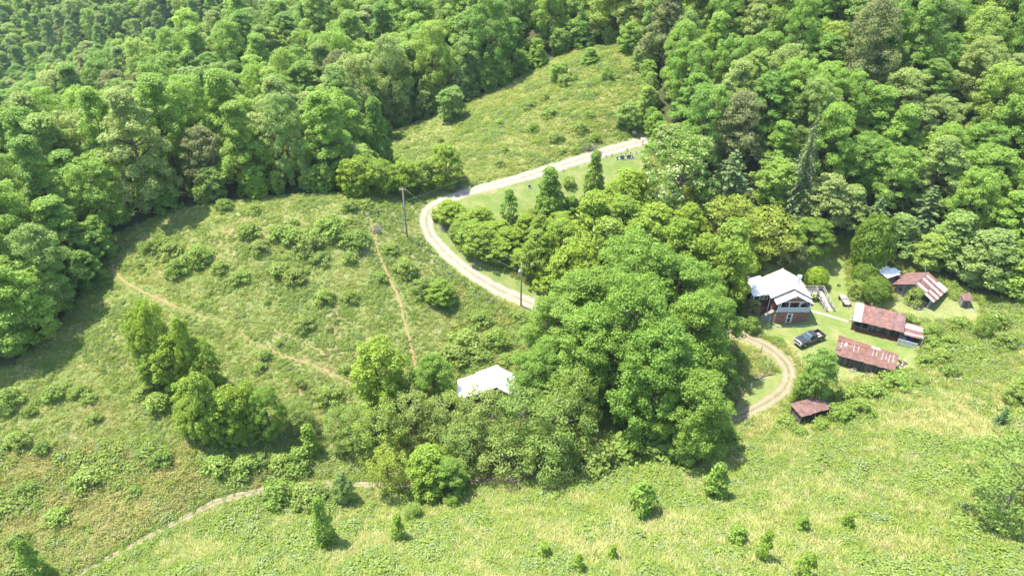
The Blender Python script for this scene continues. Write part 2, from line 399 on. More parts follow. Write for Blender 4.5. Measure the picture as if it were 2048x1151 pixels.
OPEN += world_poly([(1290,140),(1296,258),(1300,275),(1330,330),(1430,420),(1480,450),(1540,520),(1640,492),(1700,462),(1765,505),(1850,540),(1950,590),(2060,610)])
OPEN += [(125, 95), (140, 60), (140, 15), (-120, 15), (-130, 60)]
STRAW = [world_poly(p) for p in (
  [(0,900),(120,880),(330,910),(420,940),(440,985),(300,1050),(160,1140),(0,1145)],
  [(1690,600),(1740,580),(1800,600),(1880,600),(1950,600),(1960,640),(1840,640),(1760,612),(1700,640)],
  [(1540,690),(1580,680),(1650,690),(1660,720),(1640,760),(1600,720),(1570,712)],
  [(1650,745),(1800,755),(1790,775),(1660,765)],
  [(1850,800),(2047,770),(2047,900),(1900,880),(1760,860)],
  [(1140,1060),(1240,1030),(1380,1040),(1390,1080),(1280,1110),(1120,1100)])]
def in_any(polys, x, y):
    r = np.zeros(np.shape(x), bool)
    for p in polys: r |= inpoly(p, x, y)
    return r

# ------------------------------------------------------------------ ground sheet
def ground():
    ax = np.r_[-1500, -1000, -700, -500, np.arange(-400, -95, 5.), np.arange(-95, 100, 1.), np.arange(100, 231, 5.), 270, 320, 450, 700, 1000, 1500]
    ay = np.r_[-900, -500, -250, -120, -60, -20, 0, np.arange(20, 40, 4.), np.arange(40, 200, 1.), np.arange(200, 541, 5.), 600, 750, 1100, 1600]
    X, Y = np.meshgrid(ax, ay, indexing='ij'); inside = (X >= GX0) & (X <= GX1) & (Y >= GY0) & (Y <= GY1)
    Xc = np.clip(X, -400, 300); Yc = np.clip(Y, -60, 540)
    Z = np.where(inside, hz(X, Y), _tps(Xc, Yc))
    n, k = X.shape; V = np.stack([X, Y, Z], 2).reshape(-1, 3)
    idx = np.arange(n*k).reshape(n, k)
    F = np.stack([idx[:-1, :-1], idx[1:, :-1], idx[1:, 1:], idx[:-1, 1:]], 2).reshape(-1, 4)
    me = bpy.data.meshes.new('ground'); me.vertices.add(len(V)); me.vertices.foreach_set('co', V.ravel())
    me.loops.add(F.size); me.loops.foreach_set('vertex_index', F.ravel().astype(np.int32))
    me.polygons.add(len(F)); me.polygons.foreach_set('loop_start', np.arange(0, F.size, 4, dtype=np.int32)); me.polygons.foreach_set('loop_total', np.full(len(F), 4, dtype=np.int32))
    me.polygons.foreach_set('use_smooth', np.ones(len(F), bool))
    jx = V[:, 0]+2.2*(fbm(V[:, 0]/3, V[:, 1]/3)-.5); jy = V[:, 1]+2.2*(fbm(V[:, 0]/3+40, V[:, 1]/3)-.5)
    C = np.zeros((len(V), 4), np.float32)
    C[:, 0] = in_any(LAWN, jx, jy); C[:, 1] = in_any(STRAW, jx, jy)*.6
    C[:, 2] = np.clip((fbm(V[:, 0]/5+90, V[:, 1]/5)-.66)*5, 0, .6)*(1-C[:, 0])
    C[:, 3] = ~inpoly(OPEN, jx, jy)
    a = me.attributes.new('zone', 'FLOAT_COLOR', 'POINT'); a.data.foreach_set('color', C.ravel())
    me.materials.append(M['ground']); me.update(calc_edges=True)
    o = bpy.data.objects.new('ground', me); COL.objects.link(o); tag(o, kind='structure')
ground()

def spline(pts, step=.6):
    pts = np.array(pts, float)
    P = np.vstack([2*pts[0]-pts[1], pts, 2*pts[-1]-pts[-2]]); out = []
    for i in range(1, len(P)-2):
        n = max(2, int(np.linalg.norm(P[i+1]-P[i])/step))
        for k in range(n):
            t = k/n; a, b, c, d = P[i-1], P[i], P[i+1], P[i+2]
            out.append(.5*((2*b)+(c-a)*t+(2*a-5*b+4*c-d)*t*t+(3*b-a-3*c+d)*t**3))
    out.append(pts[-1]); return np.array(out)
ROADS = []
def strip(name, line, width, mat, lift=.05, ncross=9, rag=.25, kind='structure'):
    C = spline(line); T = np.gradient(C, axis=0); T /= np.linalg.norm(T, axis=1)[:, None]; Nn = np.c_[-T[:, 1], T[:, 0]]
    w = np.interp(np.linspace(0, 1, len(C)), np.linspace(0, 1, len(width)), width) if hasattr(width, '__len__') else np.full(len(C), width)
    ROADS.append((C, w))
    s = np.linspace(-1, 1, ncross); V = []; A = []
    for i in range(len(C)):
        el = 1+rag*(fbm(C[i, 0]/1.3+5, C[i, 1]/1.3)-.5)*2; er = 1+rag*(fbm(C[i, 0]/1.3+55, C[i, 1]/1.3)-.5)*2
        for q in s:
            p = C[i]+Nn[i]*q*w[i]/2*(el if q < 0 else er); edge = abs(q) > .99
            V.append((p[0], p[1], float(hz(p[0], p[1]))+(lift if not edge else -.03))); A.append((q+1)/2)
    F = []
    for i in range(len(C)-1):
        for k in range(ncross-1):
            a = i*ncross+k; F.append((a, a+ncross, a+ncross+1, a+1))
    me = bpy.data.meshes.new(name); me.from_pydata(V, [], F); me.polygons.foreach_set('use_smooth', [True]*len(F))
    me.flip_normals() if me.polygons[0].normal.z < 0 else None
    at = me.attributes.new('across', 'FLOAT', 'POINT'); at.data.foreach_set('value', np.array(A, np.float32))
    me.materials.append(M[mat]); me.update(); o = bpy.data.objects.new(name, me); COL.objects.link(o); tag(o, kind=kind); return o
pl = lambda L_: [tuple(hit(a, b)[:2]) for a, b in L_]
ROAD = pl([(1480,666),(1400,662),(1300,660),(1200,648),(1095,620),(1040,600),(980,570),(930,538),(890,504),(866,478),(856,458),(853,438),(862,420),(888,403),(930,388),(1000,368),(1080,345),(1160,320),(1230,299),(1292,281),(1345,266)])
strip('gravel_road', ROAD, 3.0, 'gravel', .06)
DRIVE = pl([(1440,664),(1480,671),(1522,688),(1556,712),(1574,735),(1577,758),(1566,780),(1542,800),(1500,823),(1450,842),(1400,862),(1250,915),(1100,950),(900,968),(750,970),(640,970),(560,978),(490,990),(430,1006),(380,1032),(320,1062),(250,1100),(200,1125),(160,1150),(90,1200)])
strip('farm_track', DRIVE, [2.9,2.6,2.3,2.1,1.9,1.7,1.5,1.3,1.15,1.0], 'track', .075)
TRAILS = [pl(t) for t in (
  [(221,505),(224,525),(230,545),(260,570),(300,590),(350,612),(400,630),(440,640)],
  [(484,660),(490,676),(530,697),(580,716),(640,737),(690,762),(715,785),(722,800)],
  [(742,440),(748,470),(755,500),(770,535),(785,570),(800,600),(808,640),(820,680),(828,720),(838,756)],
  [(560,668),(600,683),(640,701)])]
for k, t in enumerate(TRAILS):
    strip('dirt_trail', t, [(.6,.4,.3,.28,.15),(.22,.24,.24,.22,.2),(.3,.3,.45,.4,.35),(.12,.15,.12)][k], 'red_dirt', .05, 5, .5)
def road_dist(x, y):
    d = np.full(np.shape(x), 1e9)
    for C, w in ROADS:
        for i in range(0, len(C), 1 if w[0] < 1.5 else 2):
            d = np.minimum(d, np.hypot(x-C[i, 0], y-C[i, 1])-w[i]/2)
    return d
# ------------------------------------------------------------------ buildings
FOOT = []           # (x, y, radius) kept free of weeds
def g0(x, y): return float(hz(x, y))

def roof_sheets(par, corners, n, mats, rng, rows=1, th=.02, lift=0.0, name='roof_panel', jag=.06, overlap=.02):
    """corners: eave-left, eave-right, top-right, top-left; n sheets across, each its own part"""
    a, b, c, d = [Vector(p) for p in corners]
    up = (b-a).cross(d-a).normalized()
    for r in range(rows):
        for i in range(n):
            u0, u1 = i/n, (i+1)/n
            v0, v1 = r/rows, (r+1)/rows
            P = lambda u, v: (a*(1-u)+b*u)*(1-v)+(d*(1-u)+c*u)*v
            ex = jag*rng.uniform(-1, 1)/max(.1, (d-a).length)
            lo = v0-(ex if r == 0 else .03); hi = v1+(ex*.5 if r == rows-1 else 0)
            o = up*(lift+rng.uniform(0, .012)+.012*(i % 2)+.03*r)
            q = [P(u0-overlap/n, lo)+o, P(u1+overlap/n, lo)+o, P(u1+overlap/n, hi)+o, P(u0-overlap/n, hi)+o]
            mb = MB(); mb.slab(q, th)
            for s in (.02, .35, .68):
                w = (q[1]-q[0])
                l0 = q[0]+w*s; l1 = q[3]+w*s
                mb.slab([l0+up*.02, l0+w*.06+up*.02, l1+w*.06+up*.02, l1+up*.02], .022)
            m = mats(i, r) if callable(mats) else mats
            mb.build(name, m, par)
def board_wall(mb, p0, p1, z0, z1, th=.03, bw=.2, gap=.012, rng=None, ragged=.0, skip=0.0):
    """upright boards between two ground points; z0/z1 are functions of 0..1 or numbers"""
    p0 = Vector((p0[0], p0[1], 0)); p1 = Vector((p1[0], p1[1], 0)); L_ = (p1-p0).length; n = max(1, int(L_/bw)); d = (p1-p0)/L_
    nn = Vector((-d.y, d.x, 0))*th/2
    f0 = z0 if callable(z0) else (lambda t: z0); f1 = z1 if callable(z1) else (lambda t: z1)
    for i in range(n):
        if rng and rng.random() < skip: continue
        a = p0+d*(i*L_/n+gap/2); b = p0+d*((i+1)*L_/n-gap/2); t0, t1 = (i)/n, (i+1)/n
        j = Vector((0, 0, 0)) if not rng else nn*rng.uniform(-.6, .6)
        rg = 0 if not rng else rng.uniform(0, ragged)
        za, zb, ya, yb = f0(t0)+rg, f0(t1)+rg, f1(t0), f1(t1)
        mb.hexa([a-nn+j+Vector((0,0,za)), b-nn+j+Vector((0,0,zb)), b+nn+j+Vector((0,0,zb)), a+nn+j+Vector((0,0,za))],
                [a-nn+j+Vector((0,0,ya)), b-nn+j+Vector((0,0,yb)), b+nn+j+Vector((0,0,yb)), a+nn+j+Vector((0,0,ya))])
    return mb

def house():
    rng = random.Random(3)
    B = Vector((50.5, 100.2, 0.0)); FOOT.append((50, 104, 6.2)); FOOT.append((46.5,104.5,4.5))
    h = thing('brick_house', B, 'red brick farmhouse with white metal roof and screened front porch over a basement', 'house')
    def bx(mb, x0, x1, y0, y1, z0, z1): return mb.box(x0-B.x, x1-B.x, y0-B.y, y1-B.y, z0, z1)
    def pt(x, y, z): return (x-B.x, y-B.y, z)
    # walls
    w = MB(); bx(w, 47.5, 53.7, 101.55, 107.3, -.6, 4.95)
    w.face([pt(47.5,101.55,4.95), pt(53.7,101.55,4.95), pt(50.5,101.55,6.75)]); w.face([pt(53.7,107.3,4.95), pt(47.5,107.3,4.95), pt(50.5,107.3,6.75)])
    w.build('wall', 'brick', h)
    w = MB(); bx(w, 44.4, 47.5, 103.0, 107.9, 1.75, 4.5); w.build('wing_wall', 'dark_boards', h)
    w = MB(); bx(w, 44.45, 47.5, 103.05, 107.85, -.4, 1.75); w.build('wing_foundation', 'brick', h)
    # basement front under the porch, with a doorway
    w = MB(); X0, X1, Y0 = 48.0, 53.75, 100.25
    bx(w, X0, 50.1, Y0, 101.55, -.5, 2.35); bx(w, 51.0, X1, Y0, 101.55, -.5, 2.35); bx(w, 50.1, 51.0, Y0, 101.55, 2.05, 2.35); bx(w, 50.1, 51.0, Y0+.35, 101.55, -.5, 2.05)
    w.build('basement_wall', 'brick', h)
    d = MB(); bx(d, 50.2, 50.9, Y0+.12, Y0+.17, .05, 1.98); door = d.build('door', 'white_trim', h)
    d = MB(); bx(d, 50.02, 50.2, Y0-.04, Y0+.14, 0, 2.05); bx(d, 50.9, 51.08, Y0-.04, Y0+.14, 0, 2.05); bx(d, 50.02, 51.08, Y0-.04, Y0+.14, 2.05, 2.17); d.build('frame', 'white_paint', door)
    for z0, z1 in ((.2, .95), (1.1, 1.85)):
        d = MB(); bx(d, 50.3, 50.8, Y0+.085, Y0+.115, z0, z1); d.build('pane', 'window_glass', door)
    d = MB(); bx(d, 50.8, 50.86, Y0+.06, Y0+.12, .98, 1.04); d.build('handle', 'dark_metal', door)
    for x in (48.95, 52.1):
        d = MB(); bx(d, x, x+.72, Y0-.03, Y0+.03, 1.2, 1.58); v = d.build('vent', 'concrete', h)
        for k in range(3):
            d = MB(); bx(d, x+.05, x+.67, Y0-.05, Y0-.028, 1.25+k*.1, 1.31+k*.1); d.build('louvre', 'dark_metal', v)
    # porch deck, parapet, posts, header
    w = MB(); bx(w, X0-.08, X1+.08, Y0-.1, 101.55, 2.35, 2.5); w.build('porch_floor', 'fascia', h)
    for k in range(5):
        w = MB(); bx(w, X0-.05, X1+.05, Y0-.08+.004*(k % 2), Y0+.02, 2.5+k*.19, 2.683+k*.19); w.build('siding_board', 'grey_siding', h)
    w = MB(); bx(w, X0-.09, X1+.09, Y0-.12, Y0+.06, 3.45, 3.52); w.build('railing_cap', 'white_trim', h)
    for k in range(5):
        w = MB(); bx(w, X1-.05, X1+.04, Y0+.05, 101.5, 2.5+k*.19, 2.683+k*.19); w.build('siding_board', 'grey_siding', h)
    for x in (X0, X0+.35, 49.85, 51.75, 53.62):
        w = MB(); bx(w, x, x+.14, Y0-.06, Y0+.08, 3.52, 4.72); w.build('porch_post', 'white_paint', h)
    w = MB(); bx(w, X0-.05, X1+.05, Y0-.08, Y0+.1, 4.72, 4.86); w.build('header', 'white_trim', h)
    w = MB(); w.face([pt(X0,Y0,4.86), pt(X1,Y0,4.86), pt(50.75,Y0,6.38)]); w.face([pt(X1,Y0+.12,4.86), pt(X0,Y0+.12,4.86), pt(50.75,Y0+.12,6.38)]); w.build('porch_gable', 'brick', h)
    w = MB(); bx(w, 50.65, 50.95, Y0-.03, Y0, 5.5, 5.8); w.build('gable_vent', 'white_trim', h)
    # porch interior: chairs and screen frames
    for x in (49.0, 51.2, 52.6):
        c = MB(); bx(c, x, x+.55, 100.7, 101.2, 2.85, 2.95); bx(c, x, x+.55, 101.18, 101.25, 2.95, 3.5)
        for a in (x, x+.5):
            for y_ in (100.72, 101.15): bx(c, a, a+.05, y_, y_+.05, 2.5, 2.85)
        ch = c.build('porch_chair', 'dark_metal'); ch.location = B
        tag(ch, {49.0: 'dark chair on the screened porch, left of the others', 51.2: 'dark chair on the screened porch, in the middle bay', 52.6: 'dark chair on the screened porch, in the right bay'}[x], 'chair', 'chairs on the porch')
    c = MB(); bx(c, 52.3, 53.1, 101.5, 101.56, 2.5, 4.5); c.build('house_door', 'white_trim', h)
    c = MB(); bx(c, 48.6, 49.6, 101.5, 101.56, 3.2, 4.4); c.build('porch_window', 'window_glass', h)
    # roofs
    e = .04
    def roof(nm, q, th=.10): return MB().slab([pt(*p) for p in q], th).build(nm, 'white_roof', h)
    rl = roof('roof', [(46.75,101.2,4.88),(50.42,101.2,7.0),(50.42,107.65,7.0),(46.75,107.65,4.88)])
    rr = roof('roof', [(50.42,101.2,7.0),(54.12,101.2,4.86),(54.12,107.65,4.86),(50.42,107.65,7.0)])
    rw = roof('wing_roof', [(43.95,102.5,4.42),(46.9,102.5,4.95),(46.9,108.3,4.95),(43.95,108.3,4.42)])
    p1 = roof('porch_roof', [(47.35,99.7,4.62),(50.62,99.7,6.5),(50.62,101.6,6.5),(47.35,101.6,4.62)])
    p2 = roof('porch_roof', [(50.62,99.7,6.5),(54.05,99.7,4.6),(54.05,101.6,4.6),(50.62,101.6,6.5)])
    def seams(par, a, b, c, d, n):
        a, b, c, d = map(Vector, (a, b, c, d))
        up = (b-a).cross(d-a).normalized()
        for i in range(n+1):
            t = i/n; s = a*(1-t)+d*t; e_ = b*(1-t)+c*t
            MB().bar(Vector(pt(*s))+up*.02, Vector(pt(*e_))+up*.02, .04, .04).build('seam', 'white_roof', par)
    seams(rl, (46.75,101.25,4.88),(50.4,101.25,6.99),(50.4,107.6,6.99),(46.75,107.6,4.88), 8)
    seams(rr, (54.1,101.25,4.87),(50.44,101.25,6.99),(50.44,107.6,6.99),(54.1,107.6,4.87), 8)
    MB().bar(pt(50.42,101.15,7.02), pt(50.42,107.7,7.02), .22, .05).build('ridge_cap', 'white_roof', rl)
    MB().bar(pt(50.62,99.68,6.52), pt(50.62,101.6,6.52), .2, .05).build('ridge_cap', 'white_roof', p1)
    f = MB(); f.bar(pt(46.75,101.16,4.80), pt(50.42,101.16,6.92), .06, .2); f.bar(pt(50.42,101.16,6.92), pt(54.12,101.16,4.78), .06, .2); f.build('fascia', 'fascia', h)
    f = MB(); f.bar(pt(47.35,99.67,4.57), pt(50.62,99.67,6.45), .05, .13); f.bar(pt(50.62,99.67,6.45), pt(54.05,99.67,4.55), .05, .13); f.build('porch_fascia', 'white_trim', h)
    f = MB(); f.bar(pt(43.95,102.46,4.34), pt(46.9,102.46,4.87), .05, .14); f.build('wing_fascia', 'white_trim', h)
    # wing front: window, posts
    wd = MB(); bx(wd, 45.4, 46.9, 102.93, 103.01, 3.35, 4.3); wdo = wd.build('window', 'white_paint', h)
    for x in (45.5, 46.2):
        g = MB(); bx(g, x, x+.6, 102.9, 102.935, 3.43, 4.22); g.build('pane', 'window_glass', wdo)
    for x in (44.15, 47.2):
        g = MB(); bx(g, x, x+.13, 102.6, 102.73, .2, 4.4); g.build('corner_post', 'white_paint', h)
    for i in range(14):
        g = MB(); x = 44.42+i*.22; bx(g, x, x+.19, 102.955+.01*(i % 2), 103.0, 1.75, 3.32 if 45.2 < x < 46.95 else 4.42); g.build('siding_plank', 'dark_boards', h)
    for (y0, y1) in ((104.1, 105.1), (106.2, 107.0)):
        g = MB(); bx(g, 44.34, 44.41, y0, y1, 2.9, 4.0); w_ = g.build('window', 'white_paint', h)
        g = MB(); bx(g, 44.31, 44.345, y0+.08, y1-.08, 3.0, 3.9); g.build('pane', 'window_glass', w_)
    g = MB(); bx(g, 53.68, 53.74, 103.2, 104.4, 3.2, 4.4); w_ = g.build('window', 'white_paint', h)
    g = MB(); bx(g, 53.73, 53.76, 103.3, 104.3, 3.3, 4.3); g.build('pane', 'window_glass', w_)
    # chimney
    c = MB(); bx(c, 52.35, 52.85, 104.6, 105.05, 5.2, 7.25); ch = c.build('chimney', 'grey_siding', h)
    c = MB(); bx(c, 52.28, 52.92, 104.53, 105.12, 7.25, 7.36); c.build('chimney_cap', 'white_trim', ch)
    c = MB(); c.tube([pt(53.75,106.4,4.9), pt(53.75,106.4,6.3)], .07, 8); c.build('vent_pipe', 'white_trim', h)
    c = MB(); c.tube([pt(44.2,107.4,4.5), pt(44.2,107.4,5.6)], .03, 6); c.bar(pt(43.9,107.4,5.5), pt(44.5,107.5,5.5), .03); c.bar(pt(43.95,107.3,5.3), pt(44.45,107.5,5.3), .03); c.build('aerial', 'galvanised', h)
    # stairs up to the porch from the left
    st = thing('porch_stairs', (B.x, B.y, B.z), 'pale concrete stairs climbing to the left end of the brick house porch', 'stairs')
    n = 12
    for i in range(n):
        x0 = 45.3+i*.225; s = MB(); z1 = .22+(i+1)*.175
        bx(s, x0, x0+.25, 100.75, 101.52, max(-.3, z1-.34), z1); s.build('step', 'concrete', st)
    s = MB(); s.hexa([pt(45.6,100.85,-.4), pt(47.98,100.85,-.4), pt(47.98,101.5,-.4), pt(45.6,101.5,-.4)], [pt(45.6,100.85,.02), pt(47.98,100.85,1.9), pt(47.98,101.5,1.9), pt(45.6,101.5,.02)]); s.build('stair_wall', 'stone', st)
    for x in (47.2, 47.9):
        s = MB(); bx(s, x, x+.1, 100.62, 100.72, -.3, 1.0+.5*(x > 47.5)); s.build('support_post', 'white_paint', st)
    # stone edging in front
    for i in range(9):
        x = 46.6+i*.95; y = 99.35-.06*i+rng.uniform(-.12, .12); z = g0(x, y)
        s = MB(); s.box(-.45, .45, -.12, .12, -.2, .13+rng.uniform(0, .06)); o = s.build('edging_stone', 'stone', None, bevel=.04)
        o.location = (x, y, z); o.rotation_euler = (rng.uniform(-.08,.08), rng.uniform(-.05,.05), rng.uniform(-.15,.1)); tag(o, 'flat edging stone laid in the row along the front of the brick house', 'stone', 'edging stones in front of the house')
    # ramp and landing on the right
    r = thing('wheelchair_ramp', (57.0, 106.6, g0(57, 106.6)), 'grey wooden ramp with handrails on the right side of the brick house', 'ramp')
    zb = g0(57, 106.6); zt = 2.45
    P = lambda x, y, z: (x-57.0, y-106.6, z-zb)
    for i in range(7):
        w = MB(); w.hexa([P(54.0+i*.56,105.9,zt-.05), P(54.53+i*.56,105.9,zt-.05), P(54.53+i*.56,107.1,zt-.05), P(54.0+i*.56,107.1,zt-.05)], [P(54.0+i*.56,105.9,zt), P(54.53+i*.56,105.9,zt), P(54.53+i*.56,107.1,zt), P(54.0+i*.56,107.1,zt)]); w.build('deck_board', 'grey_planks', r)
    ze = g0(58.5, 103)+.08
    for i in range(14):
        y1 = 107.0-i*.31; y0 = y1-.29; za = zt+(ze-zt)*min(1, i/13.5); zc = zt+(ze-zt)*min(1, (i+1)/13.5)
        w = MB(); w.slab([P(57.45+i*.06,y0,zc), P(58.75+i*.06,y0,zc), P(58.75+i*.06,y1,za), P(57.45+i*.06,y1,za)], .06); w.build('deck_board', 'grey_planks', r)
    for sx in (57.42, 58.78):
        for hgt in (.55, 1.0):
            w = MB(); w.bar(P(sx,107.0,zt+hgt), P(sx+.84,102.7,ze+hgt), .09, .12); w.build('handrail', 'grey_planks', r)
        for t in (0, .25, .5, .75, 1):
            x = sx+.84*t; y = 107.0-4.3*t; z = zt+(ze-zt)*t
            w = MB(); w.bar(P(x,y,min(g0(x,y),z)-.2), P(x,y,z+1.05), .11); w.build('post', 'grey_planks', r)
    for hgt in (.5, 1.0):
        w = MB(); w.bar(P(54.0,107.1,zt+hgt), P(58.8,107.1,zt+hgt), .09, .12); w.bar(P(54.0,105.9,zt+hgt), P(57.4,105.9,zt+hgt), .09, .12); w.build('handrail', 'grey_planks', r)
    for x in (54.1, 55.2, 56.3, 57.4):
        for y in (105.9, 107.1):
            w = MB(); w.bar(P(x,y,g0(x,y)-.2), P(x,y,zt+1.05), .11); w.build('post', 'grey_planks', r)
    # propane tank behind the landing
    t = MB(); t.tube([(-.9,0,.75),(-.8,0,.75),(.8,0,.75),(.9,0,.75)], [.2,.4,.4,.2], 12); 
    for x in (-.5, .5): t.box(x-.08, x+.08, -.3, .3, 0, .5)
    o = t.build('heating_tank', 'dark_metal', None, True); o.location = (55.6, 105.0, g0(55.6,105.0)); tag(o, 'dark fuel tank on legs beside the brick house under the ramp landing', 'tank')
    # concrete walk
    strip('concrete_walk', [(54.9,103.4),(56.6,102.6),(58.6,101.4),(60.4,100.3),(61.3,99.8)], .8, 'concrete', .06, 5, .03)
house()

def barn_front():
    """long black-boarded shed with streaky rust roof, nearest the truck"""
    rng = random.Random(11); O = (54.6, 89.15); z = g0(58.5, 88)-.05
    ang = math.atan2(-4.12, 7.98); FOOT.extend([(57,89.5,2.7),(61.3,87.3,2.7),(59,88.3,2.5)])
    b = thing('rusty_barn', (O[0], O[1], z), 'long black-boarded shed with red rusted roof streaked white, beside the pickup', 'barn', ang)
    L_ = 8.8; D0 = 4.3; D1 = 3.7
    w = MB(); board_wall(w, (.15,.2), (L_-.15,.2), 0, 2.3, bw=.24, rng=rng); w.build('front_wall', 'black_boards', b)
    w = MB(); board_wall(w, (.15,.2), (.15,D0-.3), 0, lambda t: 2.3+1.3*(1-abs(2*t-1)), bw=.24, rng=rng); w.build('side_wall', 'black_boards', b)
    w = MB(); board_wall(w, (L_-.15,.2), (L_-.15,D1-.3), 0, lambda t: 2.3+1.3*(1-abs(2*t-1)), bw=.24, rng=rng, skip=.12); w.build('side_wall', 'black_boards', b)
    w = MB(); board_wall(w, (.15,D0-.3), (L_-.15,D1-.3), 0, 2.4, bw=.24, rng=rng); w.build('back_wall', 'black_boards', b)
    for x in (2.4, 4.3, 6.4):
        MB().box(x, x+.12, .1, .17, 0, 2.3).build('batten', 'old_boards', b)
    rz = 3.75
    def mt(i, r):
        if r == 1: return 'orange_roof' if i in (5, 6, 9) else 'rust_roof'
        return 'rust_roof'
    roof_sheets(b, [(-.25,-.35,2.25),(L_+.2,-.35,2.25),(L_+.2,1.75,rz),(-.25,1.95,rz)], 14, mt, rng, 2)
    roof_sheets(b, [(L_+.2,D1+.15,2.75),(-.25,D0+.35,2.75),(-.25,1.95,rz),(L_+.2,1.75,rz)], 14, lambda i, r: 'bright_roof' if i in (4, 5) else ('orange_roof' if i in (8, 11) else 'rust_roof'), rng, 1)
    # pale sealant lines along the upper sheet joints, patch sheets
    e0, e1, t1, t0 = Vector((-.25,-.35,2.25)), Vector((L_+.2,-.35,2.25)), Vector((L_+.2,1.75,rz)), Vector((-.25,1.95,rz))
    up = (e1-e0).cross(t0-e0).normalized()
    P = lambda u, v: (e0*(1-u)+e1*u)*(1-v)+(t0*(1-u)+t1*u)*v+up*.085
    for i in (1, 4, 5, 8.4, 9.2, 10.6, 11.4, 12.2, 13):
        lo = rng.uniform(.45, .62); MB().bar(P(i/14,lo), P(i/14,.99), .08, .02).build('sealant_strip', 'bright_roof', b)
    o = up*.07; MB().slab([P(.12,.7)+o*0, P(.165,.7), P(.165,.98), P(.12,.98)], .02).build('patch_sheet', 'bright_roof', b)
    MB().slab([P(.0,.28), P(.09,.34), P(.085,.42), P(.0,.33)], .03).build('dark_gap_slab', 'dark_metal', b)  # dark slab laid on the roof, its colour standing in for a shaded gap
    MB().box(-.3, L_+.25, 1.7, 2.05, rz-.02, rz+.06).build('ridge_cap', 'rust_roof', b)
barn_front()

